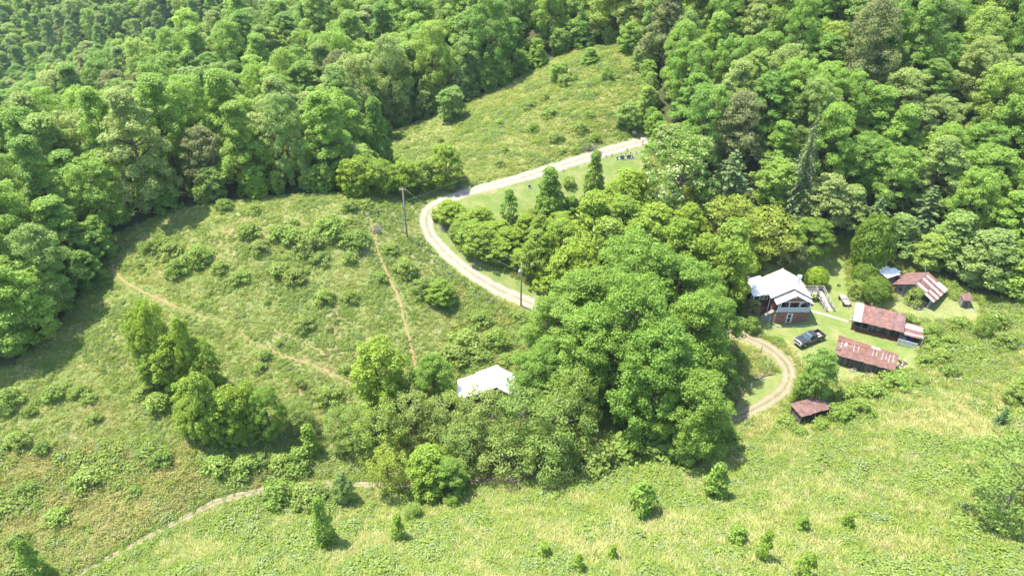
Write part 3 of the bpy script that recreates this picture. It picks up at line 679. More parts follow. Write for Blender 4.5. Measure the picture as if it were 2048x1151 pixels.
def barn_open():
    rng = random.Random(12); O = (60.9, 97.7); z = g0(64.5, 96.5)-.05; ang = math.atan2(-3.37, 7.11)
    FOOT.extend([(63,98.3,2.5),(66.5,96.8,2.5),(70,95,2.2)])
    b = thing('open_front_barn', (O[0], O[1], z), 'open-fronted black shed with rusted roof, white sheet at its left end and lean-to', 'barn', ang)
    L_ = 7.8
    w = MB(); board_wall(w, (0,3.5), (L_,3.5), 0, 3.3, bw=.24, rng=rng); w.build('back_wall', 'black_boards', b)
    w = MB(); board_wall(w, (0,.1), (0,3.5), 0, lambda t: 2.35+1.0*t, bw=.24, rng=rng); w.build('side_wall', 'black_boards', b)
    w = MB(); board_wall(w, (L_,.1), (L_,3.5), 0, lambda t: 2.35+1.0*t, bw=.24, rng=rng); w.build('side_wall', 'black_boards', b)
    w = MB(); board_wall(w, (2.6,.9), (L_,.9), .3, 2.3, bw=.26, rng=rng, skip=.18, ragged=.15); w.build('front_boards', 'old_boards', b)
    for x in (.05, 1.5, 2.6, 4.2, 5.9, L_-.1): MB().box(x-.07, x+.07, .05, .19, 0, 2.3).build('post', 'old_boards', b)
    MB().box(0, L_, 0, .12, .02, .55).build('kick_board', 'red_trim', b)
    MB().box(0, 2.6, .06, .12, .75, .9).build('rail', 'old_boards', b)
    MB().box(0, 2.6, .5, 1.4, .6, .7).build('bench', 'old_boards', b)
    roof_sheets(b, [(-.2,-.35,2.3),(L_+.25,-.35,2.3),(L_+.25,3.75,3.5),(-.2,3.75,3.5)], 12, lambda i, r: 'bright_roof' if i < 2 else ('rust_roof_purple' if i > 8 or i == 5 else 'rust_roof'), rng, 1)
    MB().slab([(3.6,2.6,3.28),(4.2,2.6,3.28),(4.2,3.5,3.55),(3.6,3.5,3.55)], .02).build('patch_sheet', 'rust_roof_purple', b)
    # lean-to on the right
    X0, X1 = L_+.05, L_+3.2
    w = MB(); board_wall(w, (X1,.0), (X1,2.5), 0, lambda t: 1.9+.5*t, bw=.24, rng=rng); board_wall(w, (X0,2.5), (X1,2.5), 0, 2.4, bw=.24, rng=rng); w.build('lean_to_wall', 'black_boards', b)
    for x in (X0+.15, X1-.1): MB().box(x-.06, x+.06, -.05, .07, 0, 1.9).build('post', 'old_boards', b)
    roof_sheets(b, [(X0-.1,-.3,1.85),(X1+.25,-.3,1.85),(X1+.25,2.75,2.5),(X0-.1,2.75,2.5)], 5, 'rust_roof', rng, 1, name='lean_to_sheet')
    for v0, v1 in ((.1,.2),(.52,.86)):
        a, c_, d_, e_ = [Vector(p) for p in ((X0-.1,-.3,1.85),(X1+.25,-.3,1.85),(X1+.25,2.75,2.5),(X0-.1,2.75,2.5))]
        P = lambda u, v: (a*(1-u)+c_*u)*(1-v)+(e_*(1-u)+d_*u)*v+Vector((0,0,.085))
        MB().slab([P(.02,v0), P(.97,v0), P(.97,v1), P(.02,v1)], .02).build('patch_sheet', 'bright_roof', b)
    # stored things
    def w2(x, y, zz=0): return tuple(Matrix.Rotation(ang, 3, 'Z') @ Vector((x, y, 0)) + Vector((O[0], O[1], z+zz)))
    t = MB(); t.box(-.45,.45,-.35,.35,0,.5); t.hexa([(-.5,-.4,.5),(.5,-.4,.5),(.5,.4,.5),(-.5,.4,.5)], [(-.3,-.25,.8),(.35,-.2,.72),(.3,.25,.85),(-.3,.3,.7)])
    o = t.build('tarp_bundle', 'blue_tarp', None, bevel=.05); o.location = w2(X0+1.6, 1.0); o.rotation_euler = (0,0,ang+.3); tag(o, 'blue tarp bundle stored under the lean-to of the open shed', 'tarp')
    t = MB(); t.box(-.6,.6,-.3,.3,0,.55); [t.box(-.6+.25*i,-.42+.25*i,-.33,.33,.55,.6) for i in range(5)]
    o = t.build('crate', 'white_planks', None, bevel=.02); o.location = w2(X0+.7, 1.1); o.rotation_euler = (0,0,ang); tag(o, 'pale slatted crate under the lean-to, left of the blue tarp', 'crate')
    # white board gate in front of the lean-to
    a = Vector(w2(X0-.35, -1.0)); c = Vector(w2(X1-.5, -1.3)); a.z = g0(a.x,a.y); c.z = g0(c.x,c.y)
    g = thing('board_gate', a, 'white five-board gate in front of the lean-to of the open shed', 'gate', ang-.05)
    LL = (c-a).length
    for k in range(5): MB().box(0, LL, -.03, .03, .15+k*.24, .32+k*.24).build('board', 'white_planks', g)
    for x in (.1, LL/2, LL-.1): MB().box(x-.06, x+.06, .03, .08, 0, 1.3).build('upright', 'white_planks', g)
    # logs and a dead trunk leaning by the gate post
    for k, (x, y, hh) in enumerate(((X1+.05,-1.2,1.9),(X1+.15,-3.4,1.3))):
        p = w2(x, y); o = MB().tube([(0,0,-.2),(.02,0,hh*.6),(0,.03,hh)], [.11,.1,.07], 7).build('gate_post', 'post_wood', None, True); o.location = (p[0],p[1],g0(p[0],p[1])); tag(o, ['weathered post at the right end of the white board gate','short weathered post below the white board gate'][k], 'post')
barn_open()

def barn_gable():
    rng = random.Random(13); O = (71.8, 106.3); z = min(g0(73.8,104), g0(75,105))-.1; ang = math.atan2(-.755, .655)
    FOOT.extend([(75.5,105.5,3.6),(78,105,3.2),(77,103.5,3)])
    b = thing('gable_barn', (O[0], O[1], z), 'old grey-boarded barn with gable roof striped in rust and bright metal sheets', 'barn', ang)
    Wd, D = 6.3, 5.4; he, hr = 2.15, 3.75; ru = 2.9
    w = MB(); board_wall(w, (0,0), (Wd-1.4,0), 0, lambda t: (he+(hr-he)*(t*(Wd-1.4))/ru if t*(Wd-1.4) < ru else hr-(hr-he)*(t*(Wd-1.4)-ru)/(Wd-ru))-.06, bw=.22, rng=rng, ragged=.06); w.build('front_wall', 'old_boards', b)
    w = MB(); board_wall(w, (0,0), (0,D), 0, he-.05, bw=.24, rng=rng); w.build('side_wall', 'old_boards', b)
    w = MB(); board_wall(w, (0,D), (Wd,D), 0, lambda t: (he+(hr-he)*t*Wd/ru if t*Wd < ru else hr-(hr-he)*(t*Wd-ru)/(Wd-ru))-.06, bw=.24, rng=rng); w.build('back_wall', 'old_boards', b)
    w = MB(); board_wall(w, (Wd-1.4,.1), (Wd-1.4,D), 0, 2.6, bw=.25, rng=rng, skip=.2); w.build('inner_wall', 'black_boards', b)
    for y in (.05, 1.2, 2.5, 3.9, D-.1): MB().box(Wd-.1, Wd+.04, y-.07, y+.07, -.2, he-.05).build('post', 'grey_planks', b)
    w = MB(); board_wall(w, (Wd-.02,0), (Wd-.02,1.9), .2, 1.7, bw=.3, rng=rng, skip=.3); w.build('side_boards', 'grey_planks', b)
    wd = MB().box(.6,1.3,-.05,.03,1.2,1.85).build('window', 'interior', b)
    MB().box(.55,1.35,-.07,-.04,1.85,1.93).build('lintel', 'old_boards', wd); MB().box(.93,.97,-.07,-.04,1.2,1.85).build('muntin', 'old_boards', wd)
    MB().box(2.9,3.7,-.06,.03,.2,1.15).build('hatch', 'interior', b)
    roof_sheets(b, [(ru,-.35,hr),(ru,D+.3,hr),(-.5,D+.3,he-.18),(-.5,-.35,he-.18)][::-1], 7, 'rust_roof_purple', rng, 1)
    pat = ['rust_roof','rust_roof_purple','bright_roof','rust_roof','bright_roof','rust_roof_purple','bright_roof','rust_roof']
    def mt(i, r):
        if r == 1: return ['rust_roof','bright_roof','rust_roof_purple','rust_roof','bright_roof','rust_roof_purple','bright_roof','rust_roof'][i]
        return ['bright_roof','rust_roof','bright_roof','rust_roof_purple','bright_roof','rust_roof','bright_roof','bright_roof'][i]
    roof_sheets(b, [(Wd+.7,-.35,he-.3),(Wd+.7,D+.5,he-.3),(ru,D+.3,hr),(ru,-.35,hr)], 8, mt, rng, 2)
    MB().box(ru-.15, ru+.15, -.35, D+.3, hr+.02, hr+.07).build('ridge_cap', 'rust_roof_purple', b)
    MB().tube([(ru-.2,D-.2,hr-.5),(ru-.9,D+.1,hr+1.3)], .05, 6).build('stove_pipe', 'galvanised', b)
    def w2(x, y, zz=0): return Matrix.Rotation(ang, 3, 'Z') @ Vector((x, y, 0)) + Vector((O[0], O[1], z+zz))
    # firewood heap under the eave, one log each
    k = 0
    for r in range(5):
        for i in range(6-r//2):
            p = w2(Wd-1.15+i*.22+(.1 if r % 2 else 0), .3+rng.uniform(-.05,.05), .1+r*.19)
            o = MB().tube([(-.0,-.28,0),(0,.28,0)], rng.uniform(.08,.11), 7).build('log', ['lumber','bark','stone'][rng.randrange(3)]); o.location = p; o.rotation_euler = (0,0,ang+rng.uniform(-.1,.1)); tag(o, 'split log in the firewood stack under the striped barn eave', 'log', 'firewood in the gable barn'); k += 1
    for i in range(7):
        p = w2(3.9+i*.33, -.75+rng.uniform(-.25,.2)); o = MB().box(-.45,.45,-.09,.09,0,.05).build('board', 'lumber'); o.location = (p.x,p.y,g0(p.x,p.y)+.02+.02*i); o.rotation_euler = (0,0,rng.uniform(-.7,.5)); tag(o, 'loose board lying on the ground at the foot of the grey gable barn', 'board', 'boards beside the gable barn')
    for i in range(3):
        p = w2(.6+.25*i, -.7-.28*i); o = MB().box(-1.1,1.1,-.1,.1,0,.06).build('plank', 'brown_deck'); o.location = (p.x,p.y,g0(p.x,p.y)+.03); o.rotation_euler = (0,0,ang+.12*i); tag(o, 'long plank lying before the left half of the grey gable barn', 'plank', 'planks before the gable barn')
    p = w2(-.35, -.35); o = MB().tube([(-.5,0,.3),(-.46,0,.3),(.46,0,.3),(.5,0,.3)], [.24,.3,.3,.24], 14).build('oil_drum', 'rust', None, True); o.location = (p.x,p.y,g0(p.x,p.y)); o.rotation_euler = (0,0,-.35); tag(o, 'rusty drum lying on its side at the left corner of the grey gable barn', 'drum')
barn_gable()

def outhouse():
    rng = random.Random(14); O = (81.7, 101.2); z = g0(82.2,101.4)-.08; FOOT.append((82.2,101.5,1.6))
    b = thing('outhouse', (O[0], O[1], z), 'tiny grey board outhouse with rust roof standing right of the gable barn', 'shed', -.12)
    for nm, a, c, za, zb in (('front_wall',(0,0),(1.3,0),0,1.75),('side_wall',(0,0),(0,1.3),0,None),('side_wall',(1.3,0),(1.3,1.3),0,None),('back_wall',(0,1.3),(1.3,1.3),0,2.05)):
        w = MB(); board_wall(w, a, c, za, zb if zb else (lambda t: 1.75+.3*t), bw=.18, rng=rng); w.build(nm, 'old_boards', b)
    d = MB().box(.35,.95,-.05,-.02,.05,1.6).build('door', 'black_boards', b); MB().box(.85,.9,-.08,-.05,.8,.9).build('handle', 'dark_metal', d)
    roof_sheets(b, [(-.2,-.3,1.72),(1.5,-.3,1.72),(1.5,1.6,2.2),(-.2,1.6,2.2)], 3, 'rust_roof_purple', rng, 1)
    o = MB().bar((0,0,0),(.5,-.6,.05),.16,.05).build('white_board', 'white_planks'); o.location = (82.9,100.9,g0(82.9,100.9)+.04); tag(o, 'white board lying on the grass in front of the outhouse', 'board')
outhouse()

def red_shed():
    rng = random.Random(15); O = (70.6, 107.9); z = min(g0(70.5,109), g0(71.5,110))-.05; FOOT.extend([(71.3,110.5,2.5),(73.4,109,1.6)])
    b = thing('red_shed', (O[0], O[1], z), 'red-brown outbuilding with white metal roof behind the clipped bushes', 'shed', .40)
    W2, D = 2.6, 4.2
    w = MB(); board_wall(w, (0,0),(W2,0),0,2.2,bw=.2,rng=rng); w.build('front_wall','red_boards',b)
    w = MB(); board_wall(w, (0,0),(0,D),0,2.25,bw=.2,rng=rng); w.build('side_wall','red_boards',b)
    w = MB(); board_wall(w, (W2,0),(W2,D),0,2.25,bw=.2,rng=rng); w.build('side_wall','red_boards',b)
    w = MB(); board_wall(w, (0,D),(W2,D),0,2.3,bw=.2,rng=rng); w.build('back_wall','red_boards',b)
    d = MB().box(-.06,-.02,1.3,2.1,0,1.9).build('door','white_paint',b); MB().box(-.09,-.055,1.42,1.98,.9,1.75).build('pane','window_glass',d)
    wn_ = MB().box(1.1,1.9,-.06,-.02,1.1,1.75).build('window','white_trim',b); MB().box(1.17,1.83,-.085,-.055,1.17,1.68).build('pane','window_glass',wn_)
    MB().slab([(.35,-1.0,.75),(2.5,-1.0,.75),(2.5,-.03,1.05),(.35,-.03,1.05)],.06).build('hood','rust_roof_purple',b)
    w = MB(); board_wall(w,(.4,-.95),(2.45,-.95),0,.7,bw=.2,rng=rng); w.build('bin_wall','red_boards',b)
    roof_sheets(b,[(-.35,-.45,2.28),(W2/2,-.45,2.36),(W2/2,D+.3,2.36),(-.35,D+.3,2.28)],1,'white_roof',rng,1,jag=0,overlap=0)
    roof_sheets(b,[(W2/2,-.45,2.36),(W2+.3,-.45,2.28),(W2+.3,D+.3,2.28),(W2/2,D+.3,2.36)],1,'white_roof',rng,1,jag=0,overlap=0)
    MB().slab([(W2+.32,.2,2.24),(W2+1.35,.2,2.16),(W2+1.35,1.9,2.16),(W2+.32,1.9,2.24)],.05).build('side_roof','white_roof',b)
    w = MB(); w.box(W2+.3,W2+1.6,-.5,1.0,0,1.6); w.build('annex_wall','red_boards',b)
    roof_sheets(b,[(W2+.2,-.65,1.62),(W2+1.75,-.65,1.62),(W2+1.75,1.15,1.78),(W2+.2,1.15,1.78)],3,'rust_roof_purple',rng,1,name='annex_roof')
red_shed()

def white_barn():
    rng = random.Random(16); O = (-2.45, 79.6); z = g0(-3,81)-.3; FOOT.extend([(-3,82,4),(-6.5,82,3),(-1,82,2.5)])
    b = thing('white_roofed_barn', (O[0],O[1],z), 'barn with bright white metal roof half hidden by trees below the pasture', 'barn', .02)
    rz = 3.5-z; e1 = 2.0-z; e2 = 1.1-z
    w = MB(); board_wall(w,(-3.2,.6),(1.7,.6),0,lambda t: e1+(rz-e1)*(t*4.9/3.2 if t*4.9 < 3.2 else (4.9-t*4.9)/1.7)-.1,bw=.22,rng=rng); w.build('front_wall','black_boards',b)
    w = MB(); board_wall(w,(-3.2,4.6),(1.7,4.6),0,lambda t: e1+(rz-e1)*(t*4.9/3.2 if t*4.9 < 3.2 else (4.9-t*4.9)/1.7)-.1,bw=.22,rng=rng); w.build('back_wall','black_boards',b)
    for x in (-3.2,1.7):
        w = MB(); board_wall(w,(x,.6),(x,4.6),0,e1-.1,bw=.24,rng=rng); w.build('side_wall','black_boards',b)
    for x,zz in ((-6.1,e2),(-6.1,e2),(3.0,e2+.1)):
        for y in (.5,2.4,4.3):
            MB().box(x-.08,x+.08,y-.08,y+.08,-.3,zz).build('post','old_boards',b)
    S = lambda q,n,nm: roof_sheets(b,q,n,'white_roof',rng,1,name=nm,jag=.0,overlap=.03)
    S([(-3.4,4.9,e1),(-3.4,-.1,e1),(0,-.15,rz),(0,5.0,rz)],7,'roof_panel')
    S([(1.95,-.1,e1),(2.6,4.6,e1),(0,5.0,rz),(0,-.15,rz)],7,'roof_panel')
    S([(-6.3,4.3,e2),(-6.3,.0,e2),(-3.3,.0,e1-.06),(-3.3,4.75,e1-.06)],7,'lean_to_sheet')
    S([(2.6,.6,e2+.15),(3.3,4.1,e2+.15),(2.45,4.6,e1-.06),(1.9,.0,e1-.06)],6,'lean_to_sheet')
    MB().bar((0,-.15,rz+.05),(0,5.0,rz+.05),.3,.05).build('ridge_cap','white_roof',b)
    f = MB(); f.bar((-3.4,-.14,e1-.05),(0,-.18,rz-.05),.05,.12); f.bar((0,-.18,rz-.05),(1.95,-.14,e1-.05),.05,.12); f.build('fascia','fascia',b)
white_barn()

def low_shed():
    rng = random.Random(17); O=(44.2,75.25); z = min(g0(46.5,77.2), g0(45,76))-.1; ang = math.atan2(1.9,5.4); FOOT.append((46.4,77.1,2.6))
    zt = 1.45-z
    b = thing('low_shed', (O[0],O[1],z), 'low shed with flat maroon rusted roof sunk in weeds near the track bend', 'shed', ang)
    for x,y in ((.2,.2),(2.8,.2),(5.3,.2),(.2,2.4),(2.8,2.4),(5.3,2.4)): MB().box(x-.08,x+.08,y-.08,y+.08,-.3,zt-.05).build('post','old_boards',b)
    w = MB(); board_wall(w,(.2,2.4),(5.3,2.4),0,zt-.05,bw=.24,rng=rng,skip=.1); w.build('back_wall','black_boards',b)
    w = MB(); board_wall(w,(.2,.2),(.2,2.4),0,zt-.05,bw=.24,rng=rng); w.build('side_wall','black_boards',b)
    w = MB(); board_wall(w,(5.3,.2),(5.3,2.4),0,zt-.05,bw=.24,rng=rng); w.build('side_wall','black_boards',b)
    roof_sheets(b,[(-.1,-.1,zt-.05),(5.75,-.1,zt-.05),(5.3,2.75,zt+.1),(-.1,2.75,zt+.1)],9,lambda i,r:'rust_roof_purple',rng,1)
    MB().slab([(4.2,2.3,zt+.24),(5.2,1.9,zt+.24),(5.3,2.2,zt+.3),(4.3,2.7,zt+.3)],.03).build('loose_sheet','orange_roof',b)
low_shed()

# ------------------------------------------------------------------ pickup
def pickup():
    c = (52.4, 94.75); z = g0(*c)+.01; FOOT.append((c[0],c[1],2.6))
    t = thing('pickup_truck', (c[0],c[1],z), 'dark grey crew-cab pickup parked on the lawn in front of the house', 'pickup', R(205.5))
    hw = .96
    def prism(prof, y0, y1, name, mat, par=t, bevel=.05):
        mb = MB(); n = len(prof)
        b_ = len(mb.v); mb.v += [(x,y0,zz) for x,zz in prof]+[(x,y1,zz) for x,zz in prof]
        mb.f.append(tuple(range(n))); mb.m.append(0); mb.f.append(tuple(range(2*n-1,n-1,-1))); mb.m.append(0)
        for i in range(n): mb.f.append(((i+1)%n,i,n+i,n+(i+1)%n)); mb.m.append(0)
        return mb.build(name, mat, par, bevel=bevel)
    # lower body with wheel arches: nose to cab
    arch = lambda cx: [(cx+.46*math.cos(a), .42+.46*math.sin(a)) for a in np.linspace(math.pi, 0, 7)]
    prof = [(-.95,.42)]+[(.9,.42)]+arch(1.85)+[(2.8,.45),(2.88,.62),(2.86,.98),(2.7,1.08),(1.35,1.2),(-.95,1.2)]
    prism(prof, -hw, hw, 'body', 'truck_paint')
    # hood bulge
    prism([(1.4,1.17),(2.72,1.06),(2.6,1.13),(1.4,1.25)], -.6, .6, 'hood', 'truck_paint')
    # bed: floor, sides, front wall, tailgate
    sp = [(-2.8,.5),(-2.27,.5)]+arch(-1.8)+[(-.97,.45),(-.97,1.2),(-2.8,1.2)]
    for y0,y1 in ((-hw,-hw+.13),(hw-.13,hw)): prism(sp, y0, y1, 'bed_side', 'truck_paint', bevel=.03)
    MB().box(-2.78,-.97,-hw+.13,hw-.13,.62,.7).build('bed_floor','bed_liner',t)
    MB().box(-2.84,-2.75,-hw+.02,hw-.02,.55,1.19).build('tailgate','truck_paint',t,bevel=.02)
    MB().box(-1.04,-.96,-hw+.13,hw-.13,.7,1.2).build('bed_wall','bed_liner',t)
    o = MB().box(-.55,.55,-.42,.42,0,.22); o.box(-.5,.5,-.36,-.02,.22,.42)
    oo = o.build('bed_cargo','bed_load',None,bevel=.03); Rm = Matrix.Rotation(R(205.5),3,'Z'); p = Rm @ Vector((-1.7,.28,0)); oo.location=(c[0]+p.x,c[1]+p.y,z+.7); oo.rotation_euler=(0,0,R(205.5)); tag(oo,'pale brown boards lying in the bed of the dark pickup','boards')
    # cab greenhouse
    cw = .80
    def cab(name, z0, z1, s0, s1, mat):
        (xa,xb,ya),(xc,xd,yb) = s0,s1
        return MB().hexa([(xa,-ya,z0),(xb,-ya,z0),(xb,ya,z0),(xa,ya,z0)],[(xc,-yb,z1),(xd,-yb,z1),(xd,yb,z1),(xc,yb,z1)]).build(name,mat,t,bevel=.05)
    cab('cab', 1.18, 1.82, (-.98,1.35,.93), (-.80,.52,.72), 'truck_paint')
    cab('roof', 1.80, 1.87, (-.78,.50,.71), (-.70,.42,.66), 'truck_paint')
    # glass set 6 mm proud
    def lerp(a,b,k): return tuple(a[i]+(b[i]-a[i])*k for i in range(3))
    def pane(name, a,b,c_,d_, off, mat='car_glass', ins=.07):
        q=[a,b,c_,d_]; m_=tuple(sum(p[i] for p in q)/4 for i in range(3)); q=[lerp(p,m_,ins) for p in q]; q=[(p[0]+off[0],p[1]+off[1],p[2]+off[2]) for p in q]
        mb=MB(); mb.face(q); n=mb.build(name,mat,t); s=n.modifiers.new('t','SOLIDIFY'); s.thickness=.008; s.offset=0; return n
    ws = pane('windshield',(1.35,-.88,1.22),(1.35,.88,1.22),(.55,.70,1.8),(.55,-.70,1.8),(.012,0,.012),ins=.06)
    pane('rear_window',(-.97,.8,1.26),(-.97,-.8,1.26),(-.81,-.66,1.76),(-.81,.66,1.76),(-.012,0,.006),ins=.08)
    for s in (-1,1):
        A=lambda x,zz: (x, s*(.93+(.72-.93)*(zz-1.18)/.64), zz)
        for x0,x1,x2,x3 in ((.28,1.2,.50,.25),(-.88,.2,.18,-.76)):
            q=[A(x0,1.24),A(x1,1.24),A(x2,1.76),A(x3,1.76)]
            if s<0: pass
            pane('side_window',*q,(0,s*.014,.004),ins=.05)
        MB().box(1.02,1.18,s*1.0-(.0 if s>0 else .2),s*1.0+(.2 if s>0 else 0),1.2,1.36).build('mirror','chrome',t,bevel=.03)
        MB().box(2.66,2.87,min(s*.62,s*.93),max(s*.62,s*.93),.82,1.02).build('headlight','lamp_glass',t,bevel=.03)
        MB().box(-2.86,-2.78,min(s*.80,s*.97),max(s*.80,s*.97),.8,1.15).build('tail_light','red_lamp',t,bevel=.01)
        for x in (.55,-.35): MB().box(x-.12,x+.02,s*.965-.015,s*.965+.015,1.03,1.07).build('door_handle','chrome',t)
        for x in (.25,1.15,-.9): MB().box(x-.006,x+.006,s*.962-.003,s*.962+.003,.5,1.18).build('door_gap','rubber',t)
        for x in (1.85,-1.8):
            w=MB().wheel((x,s*.84,.385),(0,1,0),.385,.26,18).build('wheel','rubber',t,True); MB().wheel((x,s*.965,.385),(0,1,0),.23,.03,12).build('rim','chrome',w)
    MB().box(2.84,2.90,-.58,.58,.72,1.0).build('grille','dark_metal',t,bevel=.01)
    for k in range(3): MB().box(2.89,2.915,-.56,.56,.76+k*.08,.785+k*.08).build('grille_bar','chrome',t)
    MB().box(2.8,2.98,-.93,.93,.45,.66).build('bumper','chrome',t,bevel=.04); MB().box(-2.98,-2.83,-.93,.93,.48,.66).build('rear_bumper','chrome',t,bevel=.04)
    MB().box(-2.7,2.7,-.7,.7,.28,.46).build('underbody','dark_metal',t)
pickup()
NB = len(FOOT)
# ------------------------------------------------------------------ poles, wires, fences, stones and small things
def at(px, py): return hit(px, py)
def height_to(p, top_py):
    """height of an upright thing standing at p whose top shows at photo row top_py"""
    lo, hi = 0.0, 60.0
    for _ in range(40):
        m = (lo+hi)/2
        if proj(p[0], p[1], p[2]+m)[1] > top_py: lo = m
        else: hi = m
    return lo
def pole(p, h, label, box=False):
    t = thing('utility_pole', p, label, 'utility pole')
    MB().tube([(0,0,-.5),(0,0,h*.5),(.03,0,h)],[.16,.135,.10],10).build('shaft','pole_wood',t,True)
    MB().box(-.6,.6,-.05,.05,h-.55,h-.43).build('crossarm','pole_wood',t) if not box else None
    for x in ((-.5,.5) if not box else (0,)): MB().tube([(x,0,h-.43),(x,0,h-.28)],[.05,.03],8).build('insulator','white_paint',t)
    if box:
        g = MB().tube([(-.3,0,h*.74),(-.3,0,h*.74+.08),(-.3,0,h*.74+.75),(-.3,0,h*.74+.85)],[.18,.24,.24,.15],12).build('transformer','galvanised',t,True)
        MB().box(-.2,-.05,-.04,.04,h*.74+.2,h*.74+.6).build('bracket','dark_metal',g)
    return t
p1 = at(815,478); h1 = height_to(p1,375); pole(p1,h1,'tall wooden utility pole at the outside of the gravel road bend')
p2 = at(1042,612); h2 = height_to(p2,525); pole(p2,h2,'utility pole with grey transformer beside the lower gravel road',True)
def wire(a, b, sag, label, r=.011):
    a = Vector(a); b = Vector(b); pts = []
    for i in range(17):
        t = i/16; q = a.lerp(b,t); q.z -= sag*4*t*(1-t); pts.append(q-a)
    o = MB().tube(pts, r, 5).build('power_line','wire',None,True); o.location = a; tag(o,label,'wire')
T1 = Vector(p1)+Vector((0,0,h1-.3)); T2 = Vector(p2)+Vector((0,0,h2-.15))
far = at(1000,342); far = Vector(far)+Vector((26,20,9))
wire(T1+Vector((.5,0,0)),T2,1.2,'upper power line strung between the two utility poles')
wire(T1+Vector((0,0,-2.6)),T2+Vector((0,0,-1.7)),1.3,'lower line strung between the two utility poles')
wire(T1+Vector((-.5,0,0)),far,1.0,'upper line running from the tall pole towards the upper meadow')
wire(T1+Vector((0,0,-2.6)),far+Vector((0,0,-2.6)),1.2,'lower line running from the tall pole towards the upper meadow')
wire(T2,Vector((44.3,103.2,4.2)),1.0,'service line from the transformer pole to the brick house')

def fence(name, label, pix, hgt=1.25, wires=True, lean=.06, seed=1, rad=.06):
    rng = random.Random(seed); P = [at(a,b) for a,b in pix]; base = Vector(P[0])
    f = thing(name, base, label, 'fence'); tops = []
    for p in P:
        q = Vector(p)-base; h = hgt*rng.uniform(.85,1.2); tp = q+Vector((rng.uniform(-lean,lean)*h, rng.uniform(-lean,lean)*h, h)); tops.append((q,tp))
        MB().tube([q-Vector((0,0,.3)),tp],[rad*1.15,rad*.9],6).build('post','post_wood',f)
    if wires:
        for lv in (.35,.65,.92):
            MB().tube([a.lerp(b,lv) for a,b in tops],.007,4).build('strand','wire',f)
    return f
fence('wire_fence','wire fence on leaning posts outside the gravel road bend',[(795,440),(806,455),(822,486),(838,492),(851,508),(868,524),(886,540),(906,558),(930,574),(952,590),(978,604),(1004,618)],1.2,seed=2)
fence('wire_fence','wire fence along the upper side of the lower farm track',[(478,968),(505,963),(527,961),(550,958),(573,954),(596,951),(620,948),(645,948),(680,950),(711,950)],1.2,seed=3)
fence('wire_fence','wire fence posts between dry field and track, bottom left',[(235,1080),(266,1063),(300,1046),(338,1025),(372,1004),(400,988)],1.1,seed=4)
fence('wire_fence','wire fence along the verge above the bend towards the meadow',[(840,398),(868,392),(888,388),(905,384),(925,378),(955,371)],1.1,seed=5)
fence('wire_fence','wire fence inside the driveway loop',[(1521,705),(1530,722),(1538,735),(1544,742)],1.3,seed=6)
fence('paling_fence','short paling fence by the yellow weeds in the driveway loop',[(1472,812),(1475,806),(1478,801),(1481,796),(1484,792)],1.6,False,.1,7,.09)
for k,(a,b,h,lab) in enumerate(((1498,788,2.2,'tall dark fence post standing alone inside the driveway loop'),(1285,290,1.3,'dark wooden post beside the gravel road near the graves'),(1449,822,1.4,'thin post left of the paling fence in the driveway loop'),(1426,828,1.2,'thin post at the shaded edge of the big trees by the track'))):
    p = at(a,b); o = MB().tube([(0,0,-.3),(.04,.02,h)],[.10,.085],7).build('fence_post','post_wood',None,True); o.location = p; tag(o,lab,'post')

def metal_gate(a, b, label, mat='gate_metal', h=1.25, n=6):
    A = Vector(a); B_ = Vector(b); d = B_-A; L_ = d.length
    g = thing('metal_gate',A,label,'gate'); u = d/L_
    for k in range(n): MB().tube([Vector((0,0,.18+k*(h-.2)/(n-1))), d+Vector((0,0,.18+k*(h-.2)/(n-1)))],.028,6).build('rail',mat,g)
    for t in (0,.5,1): MB().bar(d*t+Vector((0,0,.1)), d*t+Vector((0,0,h+.05)),.06).build('stile',mat,g)
    for t in (-.04,1.04): MB().tube([d*t+Vector((0,0,-.3)), d*t+Vector((0,0,h+.25))],.10,7).build('post','post_wood',g)
metal_gate(at(184,494),at(210,478),'silver tube gate in the tree shade at the left end of the pasture')
metal_gate(at(729,431),at(757,431),'dark tube gate on the pasture crest left of the road bend','dark_metal',1.0,6)

def stone(px,py,w,h,d,label,mat='headstone',kindx='slab',group='graves'):
    p = at(px,py); t = thing('headstone',p,label,'headstone',random.Random(px).uniform(-.15,.15),group)
    n=8; mb=MB(); prof=[(-w/2,.12),(w/2,.12)]+[(w/2*math.cos(a),h-.18+.18*math.sin(a)) for a in np.linspace(0,math.pi,n)]
    m=len(prof); mb.v=[(x,-d/2,z) for x,z in prof]+[(x,d/2,z) for x,z in prof]
    mb.f=[tuple(range(m)),tuple(range(2*m-1,m-1,-1))]+[((i+1)%m,i,m+i,m+(i+1)%m) for i in range(m)]; mb.m=[0]*len(mb.f)
    mb.build('slab',mat,t); MB().box(-w/2-.12,w/2+.12,-d/2-.1,d/2+.1,-.15,.13).build('base','headstone_pale',t)
stone(1244,319,.95,1.0,.25,'larger dark headstone, left of the pair on the upper lawn')
stone(1257,318,.95,.95,.25,'larger dark headstone, right of the pair on the upper lawn')
stone(1234,320,.35,.7,.18,'small dark headstone just left of the pair of large ones')
stone(1264.5,318,.35,.75,.18,'small dark headstone just right of the pair of large ones')
stone(1268,316,.4,.4,.25,'small white grave marker at the right end of the front row','headstone_pale')
for k,(a,b) in enumerate(((1212,315),(1223,314),(1242,311),(1251,310),(1261,308.5),(1272,307),(1254,301))):
    stone(a,b,.3,.5,.15,['tiny grave marker, first from the left in the back row','tiny grave marker, second from the left in the back row','tiny grave marker, third from the left in the back row','tiny grave marker, fourth from the left in the back row','tiny grave marker, fifth from the left in the back row','tiny grave marker at the right end of the back row','tiny grave marker by itself nearest the gravel road'][k])
